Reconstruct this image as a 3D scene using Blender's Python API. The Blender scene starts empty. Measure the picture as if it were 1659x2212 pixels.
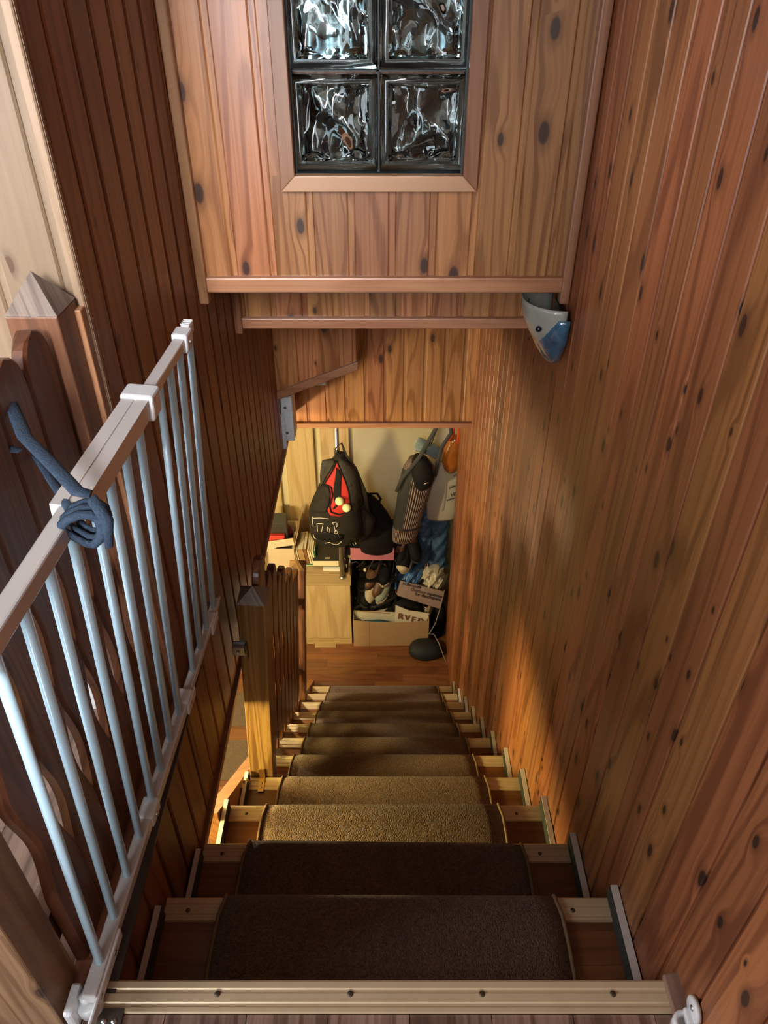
import bpy, bmesh, math, random
from math import sin, cos, pi, radians, sqrt, atan2
from mathutils import Vector, Matrix, Euler
from mathutils.bvhtree import BVHTree
random.seed(7)
R = radians
SC = bpy.context.scene
COL = SC.collection

# ------------------------------------------------------------------ camera
CAM_Y, CAM_Z, PITCH, FPX = -0.529, 1.355, R(36.1), 1600.0
cam = bpy.data.cameras.new('camera')
camo = bpy.data.objects.new('camera', cam)
COL.objects.link(camo)
camo.location = (0, CAM_Y, CAM_Z)
camo.rotation_euler = (R(90) - PITCH, 0, 0)
cam.sensor_fit = 'HORIZONTAL'
cam.sensor_width = 36
cam.lens = FPX / 1659 * 36
cam.clip_start = 0.02
SC.camera = camo

# ------------------------------------------------------------------ world, lights, exposure
w = bpy.data.worlds.new('world'); SC.world = w
w.use_nodes = True
w.node_tree.nodes['Background'].inputs[0].default_value = (0.85, 0.85, 0.88, 1)
w.node_tree.nodes['Background'].inputs[1].default_value = 0.14
vs = SC.view_settings
vs.view_transform = 'Standard'; vs.look = 'None'; vs.gamma = 1; vs.exposure = 0.22
try: vs.use_curve_mapping = False
except Exception: pass

def area(name, loc, target, sx, sy, power, col):
    l = bpy.data.lights.new(name, 'AREA'); l.shape = 'RECTANGLE'; l.size = sx; l.size_y = sy
    l.energy = power; l.color = col
    o = bpy.data.objects.new(name, l); COL.objects.link(o); o.location = loc
    o.rotation_euler = (Vector(target) - Vector(loc)).to_track_quat('-Z', 'Y').to_euler()
    return o
def point(name, loc, power, col, r=0.05):
    l = bpy.data.lights.new(name, 'POINT'); l.energy = power; l.color = col; l.shadow_soft_size = r
    o = bpy.data.objects.new(name, l); COL.objects.link(o); o.location = loc
    return o
# daylight of the glazed door behind and to the left of the camera
dl = area('daylight_door', (-0.78, -1.75, 1.10), (-0.50, 1.3, 0.9), 0.36, 1.6, 7, (0.86, 0.92, 1.0))
dl.data.spread = R(80)
# roof window high behind the camera, left
rl = area('roof_window', (-0.52, -1.7, 2.10), (-0.46, 1.9, 0.5), 0.30, 1.0, 4.5, (0.93, 0.95, 1.0))
rl.data.spread = R(32)
# added weak fill from behind the camera, in place of bounced light
area('landing_fill', (0.1, -2.6, 1.7), (0.3, 1.0, 0.5), 1.6, 1.2, 12, (1.0, 0.90, 0.82))
# added fill from the unseen left side, lifts the right wall
area('left_fill', (-2.15, -0.45, 1.25), (0.4, 0.1, 0.1), 0.9, 1.1, 46, (0.95, 0.95, 1.0))
# warm lamp of the hall below, then an added warm fill farther along
point('hall_lamp', (-1.06, 0.63, -0.43), 140, (1.0, 0.82, 0.30), 0.12)
point('closet_fill', (-1.12, 2.00, -0.98), 72, (1.0, 0.86, 0.54), 0.06)

# ------------------------------------------------------------------ helpers
def tag(o, label=None, cat=None, group=None, kind=None):
    if label: o['label'] = label
    if cat: o['category'] = cat
    if group: o['group'] = group
    if kind: o['kind'] = kind
    return o
def empty(name, loc=(0, 0, 0), rot=(0, 0, 0), parent=None):
    o = bpy.data.objects.new(name, None); COL.objects.link(o)
    o.location = loc; o.rotation_euler = rot
    o.empty_display_size = 0.05
    if parent: o.parent = parent
    return o
def link(name, me, parent=None, loc=(0, 0, 0), rot=(0, 0, 0)):
    o = bpy.data.objects.new(name, me); COL.objects.link(o)
    o.location = loc; o.rotation_euler = rot
    if parent: o.parent = parent
    return o
def copy_tree(o, parent=None):
    c = o.copy(); COL.objects.link(c)
    if parent: c.parent = parent
    for ch in list(o.children): copy_tree(ch, c)
    return c

class MB:
    def __init__(s): s.v = []; s.f = []; s.uv = {}; s.sm = []
    def add(s, vs_, fs_, smooth=False):
        b = len(s.v); s.v += [tuple(p) for p in vs_]
        for f in fs_: s.f.append([b + i for i in f]); s.sm.append(smooth)
        return b
    def box(s, x0, x1, y0, y1, z0, z1):
        s.add([(x0,y0,z0),(x1,y0,z0),(x1,y1,z0),(x0,y1,z0),(x0,y0,z1),(x1,y0,z1),(x1,y1,z1),(x0,y1,z1)],
              [(3,2,1,0),(4,5,6,7),(0,1,5,4),(1,2,6,5),(2,3,7,6),(3,0,4,7)]); return s
    def prism(s, pts, axis, a0, a1):
        # polygon pts (2D), extruded along axis between a0 and a1. axis 0:(a,p,q) 1:(p,a,q) 2:(p,q,a)
        def mk(a):
            return [((a,p,q) if axis == 0 else (p,a,q) if axis == 1 else (p,q,a)) for p, q in pts]
        n = len(pts)
        s.add(mk(a0) + mk(a1), [tuple(range(n))[::-1], tuple(range(n, 2*n))] + [(i, (i+1) % n, n+(i+1) % n, n+i) for i in range(n)])
        return s
    def tube(s, path, r, n=8, flat=1.0, cap=True):
        path = [Vector(p) for p in path]
        rs = r if isinstance(r, (list, tuple)) else [r]*len(path)
        up = None; vs_ = []
        for i, p in enumerate(path):
            t = (path[min(i+1, len(path)-1)] - path[max(i-1, 0)]).normalized()
            if up is None:
                up = Vector((0,0,1)) if abs(t.z) < 0.9 else Vector((0,1,0))
            sd = t.cross(up).normalized(); up = sd.cross(t).normalized()
            for k in range(n):
                a = 2*pi*k/n
                vs_.append(p + sd*cos(a)*rs[i] + up*sin(a)*rs[i]*flat)
        fs_ = []
        m = len(path)
        for i in range(m-1):
            for k in range(n):
                fs_.append((i*n+k, i*n+(k+1) % n, (i+1)*n+(k+1) % n, (i+1)*n+k))
        if cap: fs_ += [tuple(range(n))[::-1], tuple((m-1)*n+k for k in range(n))]
        s.add(vs_, fs_, True); return s
    def lathe(s, prof, c=(0,0,0), n=20, a0=0, a1=2*pi, sx=1, sy=1):
        full = abs(a1-a0-2*pi) < 1e-6
        m = n if full else n+1
        vs_ = []
        for r, z in prof:
            for k in range(m):
                a = a0+(a1-a0)*k/n
                vs_.append((c[0]+r*cos(a)*sx, c[1]+r*sin(a)*sy, c[2]+z))
        fs_ = []
        for i in range(len(prof)-1):
            for k in range(n):
                k2 = (k+1) % m
                fs_.append((i*m+k, i*m+k2, (i+1)*m+k2, (i+1)*m+k))
        s.add(vs_, fs_, True); return s
    def loft(s, secs, n=20, e=2.0, jit=0.0, fold=0):
        # secs: (cx,cy,cz,rx,ry[,rot]) ; rings in the XY plane
        vs_ = []
        for i, q in enumerate(secs):
            cx, cy, cz, rx, ry = q[:5]
            for k in range(n):
                a = 2*pi*k/n
                ca, sa = cos(a), sin(a)
                X = math.copysign(abs(ca)**(2/e), ca)*rx; Y = math.copysign(abs(sa)**(2/e), sa)*ry
                g = 1 + jit*(sin(a*3+i*1.3)+sin(a*7+i*2.1)*.6 + (sin(a*fold)*.8 if fold else 0))
                vs_.append((cx+X*g, cy+Y*g, cz + jit*rx*.5*sin(a*5+i)))
        m = len(secs); fs_ = []
        for i in range(m-1):
            for k in range(n):
                fs_.append((i*n+k, i*n+(k+1) % n, (i+1)*n+(k+1) % n, (i+1)*n+k))
        fs_ += [tuple(range(n))[::-1], tuple((m-1)*n+k for k in range(n))]
        b = s.add(vs_, fs_, True)
        s.loftuv = (b, n, m)
        return s
    def mesh(s, name, mat=None):
        me = bpy.data.meshes.new(name)
        me.from_pydata(s.v, [], s.f)
        me.polygons.foreach_set('use_smooth', s.sm)
        if hasattr(s, 'loftuv'):
            b, n, m = s.loftuv
            uv = me.uv_layers.new(name='UVMap')
            for p in me.polygons:
                ks = [(v-b) % n for v in p.vertices]
                wrap = (0 in ks and n-1 in ks)
                for li, v in zip(p.loop_indices, p.vertices):
                    k = (v-b) % n; i = (v-b)//n
                    if wrap and k == 0: k = n
                    uv.data[li].uv = (k/n, i/max(1, m-1))
        me.update()
        bm = bmesh.new(); bm.from_mesh(me); bmesh.ops.recalc_face_normals(bm, faces=bm.faces); bm.to_mesh(me); bm.free()
        if mat: me.materials.append(mat)
        return me
    def build(s, name, mat=None, parent=None, loc=(0,0,0), rot=(0,0,0), bevel=0, sub=0):
        o = link(name, s.mesh(name, mat), parent, loc, rot)
        if bevel:
            m = o.modifiers.new('b', 'BEVEL'); m.width = bevel; m.segments = 2; m.limit_method = 'ANGLE'; m.angle_limit = R(40)
        if sub:
            m = o.modifiers.new('s', 'SUBSURF'); m.levels = sub; m.render_levels = sub
        return o

_c, _s = cos(PITCH), sin(PITCH)
def ray(px, py):
    a = (px-830)/FPX; b = (py-1106)/FPX
    return Vector((a, _c-b*_s, -(_s+b*_c)))
O = Vector((0, CAM_Y, CAM_Z))
def PY(px, py, y): d = ray(px, py); return O + d*((y-O.y)/d.y)
def PZ(px, py, z): d = ray(px, py); return O + d*((z-O.z)/d.z)
def M(px, py, y, n): return n*((y-O.y)/ray(px, py).y)/FPX      # n pixels in metres at that place
def text(name, body, size, mat, parent, loc, rot, ext=0.0006, align='LEFT', shear=0, sx=1):
    cu = bpy.data.curves.new(name, 'FONT'); cu.body = body; cu.size = size; cu.extrude = ext; cu.align_x = align; cu.offset = size*.018; cu.shear = shear
    t = bpy.data.objects.new(name, cu); COL.objects.link(t)
    bpy.context.view_layer.update()
    me = bpy.data.meshes.new_from_object(t.evaluated_get(bpy.context.evaluated_depsgraph_get()))
    bpy.data.objects.remove(t)
    me.materials.clear(); me.materials.append(mat)
    o = link(name, me, parent, loc, rot); o.scale = (sx, 1, 1)
    return o

# ------------------------------------------------------------------ materials
def newmat(name):
    m = bpy.data.materials.new(name); m.use_nodes = True
    nt = m.node_tree; b = nt.nodes['Principled BSDF']
    return m, nt, b
def N(nt, t, **kw):
    n = nt.nodes.new(t)
    for k, v in kw.items():
        if k.startswith('i_'): n.inputs[int(k[2:])].default_value = v
        else: setattr(n, k, v)
    return n
def math_(nt, op, a, b=None, c=None, clamp=False):
    n = nt.nodes.new('ShaderNodeMath'); n.operation = op; n.use_clamp = clamp
    for i, x in enumerate((a, b, c)):
        if x is None: continue
        if isinstance(x, (int, float)): n.inputs[i].default_value = x
        else: nt.links.new(x, n.inputs[i])
    return n.outputs[0]
def mix(nt, f, a, b):
    n = nt.nodes.new('ShaderNodeMix'); n.data_type = 'RGBA'
    for i, x in ((0, f), (6, a), (7, b)):
        if isinstance(x, (int, float)): n.inputs[i].default_value = x
        elif isinstance(x, tuple): n.inputs[i].default_value = (x + (1,)) if len(x) == 3 else x
        else: nt.links.new(x, n.inputs[i])
    return n.outputs[2]
def ramp(nt, v, lo, hi):
    n = nt.nodes.new('ShaderNodeMapRange'); n.interpolation_type = 'SMOOTHSTEP'
    nt.links.new(v, n.inputs[0]); n.inputs[1].default_value = lo; n.inputs[2].default_value = hi
    return n.outputs[0]
def comb(nt, x, y, z):
    n = nt.nodes.new('ShaderNodeCombineXYZ')
    for i, q in enumerate((x, y, z)):
        if isinstance(q, (int, float)): n.inputs[i].default_value = q
        else: nt.links.new(q, n.inputs[i])
    return n.outputs[0]
def noise(nt, vec, scale, detail=3, rough=.5):
    n = N(nt, 'ShaderNodeTexNoise'); n.inputs['Scale'].default_value = scale; n.inputs['Detail'].default_value = detail
    n.inputs['Roughness'].default_value = rough; nt.links.new(vec, n.inputs['Vector']); return n.outputs[0]

def wood(name, light, dark, knotc, axis=2, rough=.42, knots=.5, vary=.22, grain=1.0, ringf=26, bump=.25, coat=.15, kscale=9.0, us=7.0, krad=1.0):
    m, nt, b = newmat(name)
    tc = N(nt, 'ShaderNodeTexCoord'); oi = N(nt, 'ShaderNodeObjectInfo')
    sp = N(nt, 'ShaderNodeSeparateXYZ'); nt.links.new(tc.outputs['Object'], sp.inputs[0])
    others = [i for i in (0, 1, 2) if i != axis]
    L = sp.outputs[axis]
    U = math_(nt, 'ADD', sp.outputs[others[0]], math_(nt, 'MULTIPLY', sp.outputs[others[1]], .83))
    r = oi.outputs['Random']
    L = math_(nt, 'ADD', L, math_(nt, 'MULTIPLY', r, 71.3)); U = math_(nt, 'ADD', U, math_(nt, 'MULTIPLY', r, 37.7))
    # knots
    vec = comb(nt, math_(nt, 'MULTIPLY', U, kscale), math_(nt, 'MULTIPLY', L, kscale*.48), 0.0)
    vo = N(nt, 'ShaderNodeTexVoronoi', voronoi_dimensions='2D'); vo.inputs['Scale'].default_value = 1; nt.links.new(vec, vo.inputs['Vector'])
    d = vo.outputs['Distance']
    cs = N(nt, 'ShaderNodeSeparateColor'); nt.links.new(vo.outputs['Color'], cs.inputs[0])
    has = math_(nt, 'LESS_THAN', cs.outputs[0], knots)
    rad = math_(nt, 'MULTIPLY_ADD', cs.outputs[1], .075*krad, .028*krad)
    dd = math_(nt, 'ADD', d, math_(nt, 'MULTIPLY', math_(nt, 'SUBTRACT', 1.0, has), 5.0))
    dn = math_(nt, 'DIVIDE', dd, rad)
    infl = math_(nt, 'MULTIPLY', math_(nt, 'SUBTRACT', 1.0, ramp(nt, dn, 0.6, 4.2)), 1.0)
    # grain warped round the knots
    Uw = math_(nt, 'ADD', U, math_(nt, 'MULTIPLY', infl, .014))
    v1 = comb(nt, math_(nt, 'MULTIPLY', Uw, us), math_(nt, 'MULTIPLY', L, .55), 3.0)
    low = noise(nt, v1, 1.0, 1.5, .4)
    rings = math_(nt, 'SINE', math_(nt, 'MULTIPLY', low, ringf*2.2))
    rings = ramp(nt, rings, 0.25, 1.0)
    v2 = comb(nt, math_(nt, 'MULTIPLY', Uw, 95.0), math_(nt, 'MULTIPLY', L, 1.6), 1.0)
    fine = noise(nt, v2, 1.0, 3, .6)
    v3 = comb(nt, math_(nt, 'MULTIPLY', Uw, 16.0), math_(nt, 'MULTIPLY', L, .8), 7.0)
    band = noise(nt, v3, 1.0, 2, .5)
    f = math_(nt, 'ADD', math_(nt, 'MULTIPLY', rings, .60*grain), math_(nt, 'MULTIPLY', ramp(nt, fine, .38, .66), .50*grain))
    f = math_(nt, 'ADD', f, math_(nt, 'MULTIPLY', ramp(nt, band, .3, .75), .30), clamp=True)
    c = mix(nt, f, light, dark)
    hal = math_(nt, 'SUBTRACT', 1.0, ramp(nt, dn, 1.0, 2.4))
    c = mix(nt, math_(nt, 'MULTIPLY', hal, .55), c, tuple(x*.62 for x in dark))
    core = math_(nt, 'SUBTRACT', 1.0, ramp(nt, dn, .75, 1.15))
    c = mix(nt, math_(nt, 'MULTIPLY', core, .97), c, knotc)
    hs = N(nt, 'ShaderNodeHueSaturation'); nt.links.new(c, hs.inputs['Color'])
    nt.links.new(math_(nt, 'MULTIPLY_ADD', r, vary*2, 1-vary), hs.inputs['Value'])
    r2 = math_(nt, 'FRACT', math_(nt, 'MULTIPLY', r, 13.7))
    nt.links.new(math_(nt, 'MULTIPLY_ADD', r2, .016, .492), hs.inputs['Hue'])
    nt.links.new(hs.outputs[0], b.inputs['Base Color'])
    b.inputs['Roughness'].default_value = rough
    b.inputs['Coat Weight'].default_value = coat; b.inputs['Coat Roughness'].default_value = .30
    bp = N(nt, 'ShaderNodeBump'); bp.inputs['Strength'].default_value = bump; bp.inputs['Distance'].default_value = .002
    nt.links.new(math_(nt, 'ADD', math_(nt, 'MULTIPLY', fine, .6), math_(nt, 'MULTIPLY', low, 6.0)), bp.inputs['Height'])
    nt.links.new(bp.outputs[0], b.inputs['Normal'])
    return m
def plain(name, col, rough=.6, metal=0, spec=.5, nscale=0, namp=.15, bump=0, bscale=200, coat=0, trans=0, alpha=1, sheen=0):
    m, nt, b = newmat(name)
    b.inputs['Base Color'].default_value = col + (1,)
    b.inputs['Roughness'].default_value = rough; b.inputs['Metallic'].default_value = metal
    b.inputs['Specular IOR Level'].default_value = spec; b.inputs['Coat Weight'].default_value = coat
    b.inputs['Transmission Weight'].default_value = trans
    if sheen: b.inputs['Sheen Weight'].default_value = sheen
    tc = N(nt, 'ShaderNodeTexCoord')
    if nscale:
        n = noise(nt, tc.outputs['Object'], nscale, 3)
        nt.links.new(mix(nt, n, tuple(min(1, x*(1+namp*2)) for x in col), tuple(x*(1-namp*2) for x in col)), b.inputs['Base Color'])
    if bump:
        n = noise(nt, tc.outputs['Object'], bscale, 3)
        bp = N(nt, 'ShaderNodeBump'); bp.inputs['Strength'].default_value = bump; bp.inputs['Distance'].default_value = .004
        nt.links.new(n, bp.inputs['Height']); nt.links.new(bp.outputs[0], b.inputs['Normal'])
    return m

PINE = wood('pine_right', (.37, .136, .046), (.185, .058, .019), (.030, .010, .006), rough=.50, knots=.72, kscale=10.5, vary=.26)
PINEL = wood('pine_left_shaded', (.24, .086, .030), (.14, .046, .016), (.05, .018, .010), rough=.50, knots=.3)  # shade of the left wall is put into this darker pine colour
PINEB = wood('pine_back', (.42, .180, .068), (.215, .074, .022), (.04, .015, .008), rough=.40, knots=.42, coat=.45, ringf=38, krad=1.15)
PINEW = wood('pine_landing', (.27, .180, .112), (.21, .132, .075), (.10, .045, .022), rough=.5, knots=.12)
TRIMX = wood('pine_trim_x', (.40, .195, .095), (.29, .125, .055), (.055, .022, .012), axis=0, rough=.4, knots=.05)
TRIMZ = wood('pine_trim_z', (.40, .195, .095), (.27, .115, .050), (.055, .022, .012), axis=2, rough=.4, knots=.05)
TRIMY = wood('pine_trim_y', (.22, .080, .034), (.14, .048, .020), (.03, .012, .008), axis=1, rough=.5, knots=.05)
TRIMW = wood('window_trim', (.42, .235, .135), (.37, .195, .105), (.1, .045, .03), axis=0, rough=.38, knots=0, grain=.5)
TRIMWZ = wood('window_trim_upright', (.34, .155, .075), (.24, .095, .042), (.1, .045, .03), axis=2, rough=.38, knots=0)
PICK = wood('picket_wood', (.185, .070, .028), (.095, .032, .013), (.03, .012, .008), rough=.42, knots=.12, ringf=34, bump=.5, coat=.2, us=13, grain=1.3)
NEWEL = wood('newel_wood', (.23, .125, .042), (.105, .046, .015), (.06, .025, .015), rough=.42, knots=.04, ringf=40, bump=.4, vary=.05, us=11, grain=1.3)
NEWELT = wood('newel_top_wood', (.20, .150, .115), (.10, .068, .050), (.06, .025, .015), rough=.5, knots=0, ringf=60, bump=.5, vary=.05)
NEWELD = wood('newel_dark_wood', (.19, .078, .036), (.10, .038, .018), (.03, .012, .008), rough=.45, knots=.15, ringf=34, vary=.05)
OAK = wood('oak_decor', (.56, .42, .235), (.43, .30, .15), (.3, .2, .1), rough=.5, knots=0, vary=.06, ringf=16, coat=0, bump=.1)
OAKX = wood('oak_decor_x', (.46, .33, .175), (.36, .25, .125), (.3, .2, .1), axis=0, rough=.5, knots=0, vary=.06, ringf=16, coat=0, bump=.1)
PARQ = wood('parquet', (.20, .078, .028), (.130, .046, .016), (.1, .04, .02), axis=0, rough=.33, knots=0, vary=.22, coat=.3, bump=.08)
LAM = wood('laminate_walnut', (.25, .155, .115), (.095, .050, .034), (.06, .03, .02), axis=1, rough=.4, knots=.05, vary=.3, ringf=40, bump=.05)
def tread_mat():
    m = wood('tread_wood', (.27, .115, .045), (.18, .068, .026), (.1, .04, .02), axis=0, rough=.32, knots=0, vary=.1, coat=.3, bump=.06)
    return m
TREAD = tread_mat()
SKIRT = plain('strip_white', (.62, .56, .52), .5)
FIBRE = plain('strip_fibre', (.035, .036, .030), .95, nscale=90, namp=.4, bump=.6, bscale=300)
NOSE = plain('nosing_bronze', (.60, .46, .29), .38, metal=.25, nscale=30, namp=.05)
STEEL = plain('steel', (.55, .55, .56), .28, metal=1)
GALV = plain('galvanised', (.42, .46, .48), .35, metal=.9, nscale=40)
BRASS = plain('brass', (.62, .45, .20), .3, metal=1)
GATEW = plain('gate_enamel', (.56, .52, .50), .30, coat=.4)
GATER = plain('gate_rod_daylit', (.56, .78, .90), .28, coat=.4)  # white rods, the cyan gleam of daylight is put into the colour
PLW = plain('plastic_white', (.66, .66, .66), .35, coat=.2)
SCREW = plain('screw_dark', (.12, .10, .08), .4, metal=.8)
CREAM = plain('cream_paint', (.62, .54, .36), .75, nscale=3, namp=.03)
CEILM = plain('hall_ceiling_paint', (.50, .42, .30), .8)
WHITE = plain('white_paint', (.78, .78, .76), .6)
BACKING = plain('backing', (.10, .05, .03), .9)
WHITELIT = plain('daylit_white_paint', (.60, .70, .74), .5, nscale=60, namp=.12)  # white paint with bluish daylight mixed into its colour
def carpet(name, a, b_):
    m, nt, b = newmat(name)
    tc = N(nt, 'ShaderNodeTexCoord')
    vo = N(nt, 'ShaderNodeTexVoronoi'); vo.inputs['Scale'].default_value = 330; nt.links.new(tc.outputs['Object'], vo.inputs['Vector'])
    cs = N(nt, 'ShaderNodeSeparateColor'); nt.links.new(vo.outputs['Color'], cs.inputs[0])
    n = noise(nt, tc.outputs['Object'], 12, 3)
    c = mix(nt, cs.outputs[0], a, b_)
    c = mix(nt, math_(nt, 'MULTIPLY', n, .5), c, tuple(x*.55 for x in a))
    nt.links.new(c, b.inputs['Base Color'])
    b.inputs['Roughness'].default_value = .95; b.inputs['Specular IOR Level'].default_value = .15
    b.inputs['Sheen Weight'].default_value = .2
    bp = N(nt, 'ShaderNodeBump'); bp.inputs['Strength'].default_value = .9; bp.inputs['Distance'].default_value = .003; bp.invert = True
    nt.links.new(vo.outputs['Distance'], bp.inputs['Height']); nt.links.new(bp.outputs[0], b.inputs['Normal'])
    return m
CARPET = carpet('mat_carpet', (.100, .060, .044), (.230, .140, .090))
HALLMAT = carpet('hall_mat_carpet', (.10, .065, .042), (.17, .115, .075))
BIND = plain('mat_binding', (.20, .125, .06), .9, bump=.5, bscale=400)
CARD = plain('cardboard', (.42, .27, .14), .8, nscale=14, namp=.08, bump=.1, bscale=40)
CARDL = plain('cardboard_light', (.60, .47, .34), .75, nscale=8, namp=.05)
CARDW = plain('card_white', (.66, .60, .46), .7)
CARDG = plain('card_mauve_print', (.33, .235, .20), .65, nscale=25, namp=.15)
PINK = plain('pink_card', (.46, .155, .20), .55)
BLACK = plain('black_nylon', (.015, .012, .010), .8, spec=.25, nscale=25, namp=.3, bump=.5, bscale=35)
BLACK2 = plain('black_plain', (.007, .006, .006), .75, spec=.2, nscale=20, namp=.3)
CHECK = plain('charcoal_fabric', (.024, .019, .015), .75, nscale=70, namp=.35, bump=.3, bscale=60)
RED = plain('red_lining', (.42, .015, .012), .75, nscale=12, namp=.25)
TENNIS = plain('ball_felt', (.62, .68, .38), .95, nscale=70, namp=.12)
PIPING = plain('white_piping', (.75, .66, .55), .6)
STRAP = plain('grey_strap', (.032, .030, .028), .8)
DENIM = plain('blue_cloth', (.038, .085, .165), .6, nscale=18, namp=.2, bump=.7, bscale=22)
BLUEP = plain('blue_film', (.05, .14, .32), .3, nscale=22, namp=.3, bump=1.0, bscale=38)
WHITEP = plain('white_film', (.62, .55, .40), .35, nscale=14, namp=.12, bump=1.0, bscale=30)
COTTON = plain('cotton', (.40, .335, .24), .85, nscale=9, namp=.08, bump=.5, bscale=18)
AMBER = plain('amber_film', (.26, .075, .012), .18, nscale=16, namp=.3, bump=.6, bscale=20, coat=.6)
REDB = plain('red_film', (.48, .06, .02), .25, coat=.5)
FLUFF = plain('teal_fluff', (.13, .18, .17), .95, nscale=120, namp=.45, bump=1.0, bscale=160, sheen=.5)
SCARF = plain('blue_jersey', (.028, .050, .085), .85, nscale=260, namp=.35, bump=.4, bscale=300)
BEIGEL = plain('beige_leather', (.50, .40, .26), .5)
BROWNL = plain('brown_leather', (.13, .06, .03), .5, nscale=20)
GREYSH = plain('grey_green_mesh', (.28, .32, .25), .8, nscale=50)
ORANGE = plain('orange_fabric', (.55, .12, .04), .7)
SOLEW = plain('sole_pale', (.55, .48, .36), .6)
SOLED = plain('sole_dark', (.03, .028, .026), .7)
PAPER = plain('paper_edge', (.70, .62, .45), .8, nscale=200, namp=.06)
BOOKB = plain('book_black', (.020, .018, .015), .45)
GREENC = plain('cover_green', (.03, .16, .09), .5)
TAN = plain('cover_tan', (.34, .21, .10), .6)
BROWNC = plain('cover_brown', (.22, .09, .035), .6)
INK = plain('ink_dark', (.03, .02, .02), .6)
INKR = plain('ink_brown', (.20, .07, .035), .6)
TEALC = plain('teal_cloth', (.02, .085, .09), .8, bump=.8, bscale=30)

# ------------------------------------------------------------------ stair numbers
G, RS = 0.2428, 0.2165
NT = 11                      # treads 1..11, the hall floor follows
ZF = -12*RS                  # hall floor
def wr(y): return .487 - .012*y      # face of the right wall

# ------------------------------------------------------------------ boards
_pl = {}
def plank_mesh(L, wd, mat, tongue=.012):
    ch = .0035 if tongue > .007 else .0020
    key = (round(L, 3), round(wd, 4), mat.name)
    if key in _pl: return _pl[key]
    f = wd - tongue
    prof = [(0, ch), (ch, 0), (f-ch, 0), (f, ch), (f+.0005, .0055), (wd, .0055), (wd, .014), (0, .014)]
    mb = MB(); mb.prism(prof, 2, 0, L)
    _pl[key] = mb.mesh('plank', mat)
    return _pl[key]
def boards(parent, mat, wd, spans, rot=0, name='plank', tongue=.012):
    # spans: list of (local origin x,y,z, length)
    out = []
    for (x, y, z, L) in spans:
        out.append(link(name, plank_mesh(L, wd, mat, tongue), parent, (x, y, z), (0, 0, rot)))
    return out

# ---- right wall (slightly converging)
wrt = MB().box(-1.2, 3.25, -.05, 0, ZF, 2.15).build('wall_right', BACKING, None, (wr(0)+.015, 0, 0), (0, 0, R(90)+.012))
tag(wrt, 'tall right stairwell wall clad in knotty reddish pine boards', None, None, 'structure')
# local x runs along the wall (world Y), the face is at local +y -> build boards turned by 180 degrees
W = .0985
sp = []
k = 0; y = -.05 - 9*W
while y < 3.25 - .02:
    L = W if y + W <= 3.25 else 3.25 - y
    sp.append((y+W, .016-.001, ZF, 2.15-ZF)); y += W
for (x, yy, z, L) in sp:
    link('plank', plank_mesh(L, W, PINE, .006), wrt, (x, yy, z), (0, 0, R(180)))
# the boards' faces must look at -X (local +y): shift so that the face sits in front of the backing
for ch in wrt.children: ch.location.y = .014

# ---- left wall: whole height beyond y=.605, below the landing before it
XL = -.47
wl = MB().box(XL-.06, XL-.014, -.05, 2.95, -.47, 0).box(XL-.06, XL-.014, .625, 2.95, 0, 2.15).build('wall_left', BACKING)
tag(wl, 'left stairwell wall clad in narrow pine boards, coloured dark for their shade', None, None, 'structure')
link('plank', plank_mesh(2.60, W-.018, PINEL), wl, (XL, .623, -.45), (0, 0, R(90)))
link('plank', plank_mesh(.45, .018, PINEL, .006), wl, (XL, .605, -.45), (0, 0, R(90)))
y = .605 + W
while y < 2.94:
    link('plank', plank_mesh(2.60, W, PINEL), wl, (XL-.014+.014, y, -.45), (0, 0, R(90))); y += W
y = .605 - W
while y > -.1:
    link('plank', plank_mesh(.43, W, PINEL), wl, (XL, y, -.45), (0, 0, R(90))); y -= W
MB().box(XL-.014, XL+.012, .35, 2.95, -.475, -.45).build('bottom_trim', TRIMY, wl, bevel=.002)
MB().box(XL-.062, XL-.002, .585, .606, .0, .93).build('end_board', TRIMZ, wl, bevel=.002)

# ---- landing wall (faces the camera, left of the stairwell)
wd_ = MB().box(-2.2, XL-.062, .62, .68, 0, 2.15).build('wall_landing', BACKING)
tag(wd_, 'pale pine wall left of the stairwell, lit by daylight', None, None, 'structure')
link('plank', plank_mesh(2.15, .016, PINEW, .001), wd_, (XL-.016, .606, 0))
x = XL - .016 - W*1.0
while x > -2.2:
    link('plank', plank_mesh(2.15, W, PINEW), wd_, (x, .606, 0)); x -= W

# ---- bulkhead 1 with the glass block window
wb = MB()
OX0, OX1, OZ0, OZ1 = -.207, .182, .972, 1.585
wb.box(XL, OX0, 1.337, 1.37, .72, 2.15).box(OX1, wr(1.33)+.01, 1.337, 1.37, .72, 2.15).box(OX0, OX1, 1.337, 1.37, .72, OZ0).box(OX0, OX1, 1.337, 1.37, OZ1, 2.15)
wb = wb.build('wall_back', BACKING); tag(wb, 'upper pine bulkhead facing the landing, with the glass block window', None, None, 'structure')
x = XL + .004; i = 0
while x < wr(1.3):
    a, b_ = x, x + W
    if b_ <= OX0 - .02 or a >= OX1 + .02: spans = [(.735, 2.15)]
    else: spans = [(.735, OZ0), (OZ1, 2.15)]
    for z0, z1 in spans: link('plank', plank_mesh(z1-z0, W, PINEB, .014), wb, (a, 1.323, z0))
    if len(spans) == 2 and a < OX0 - .005: link('plank', plank_mesh(OZ1-OZ0, OX0-a, PINEB, .014), wb, (a, 1.323, OZ0))
    if len(spans) == 2 and b_ > OX1 + .005: link('plank', plank_mesh(OZ1-OZ0, b_-OX1, PINEB, .014), wb, (OX1, 1.323, OZ0))
    x = b_
MB().box(-.462, wr(1.3)-.004, 1.308, 1.36, .700, .738).build('trim_1', TRIMX, None, bevel=.004)['kind'] = 'structure'
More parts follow.
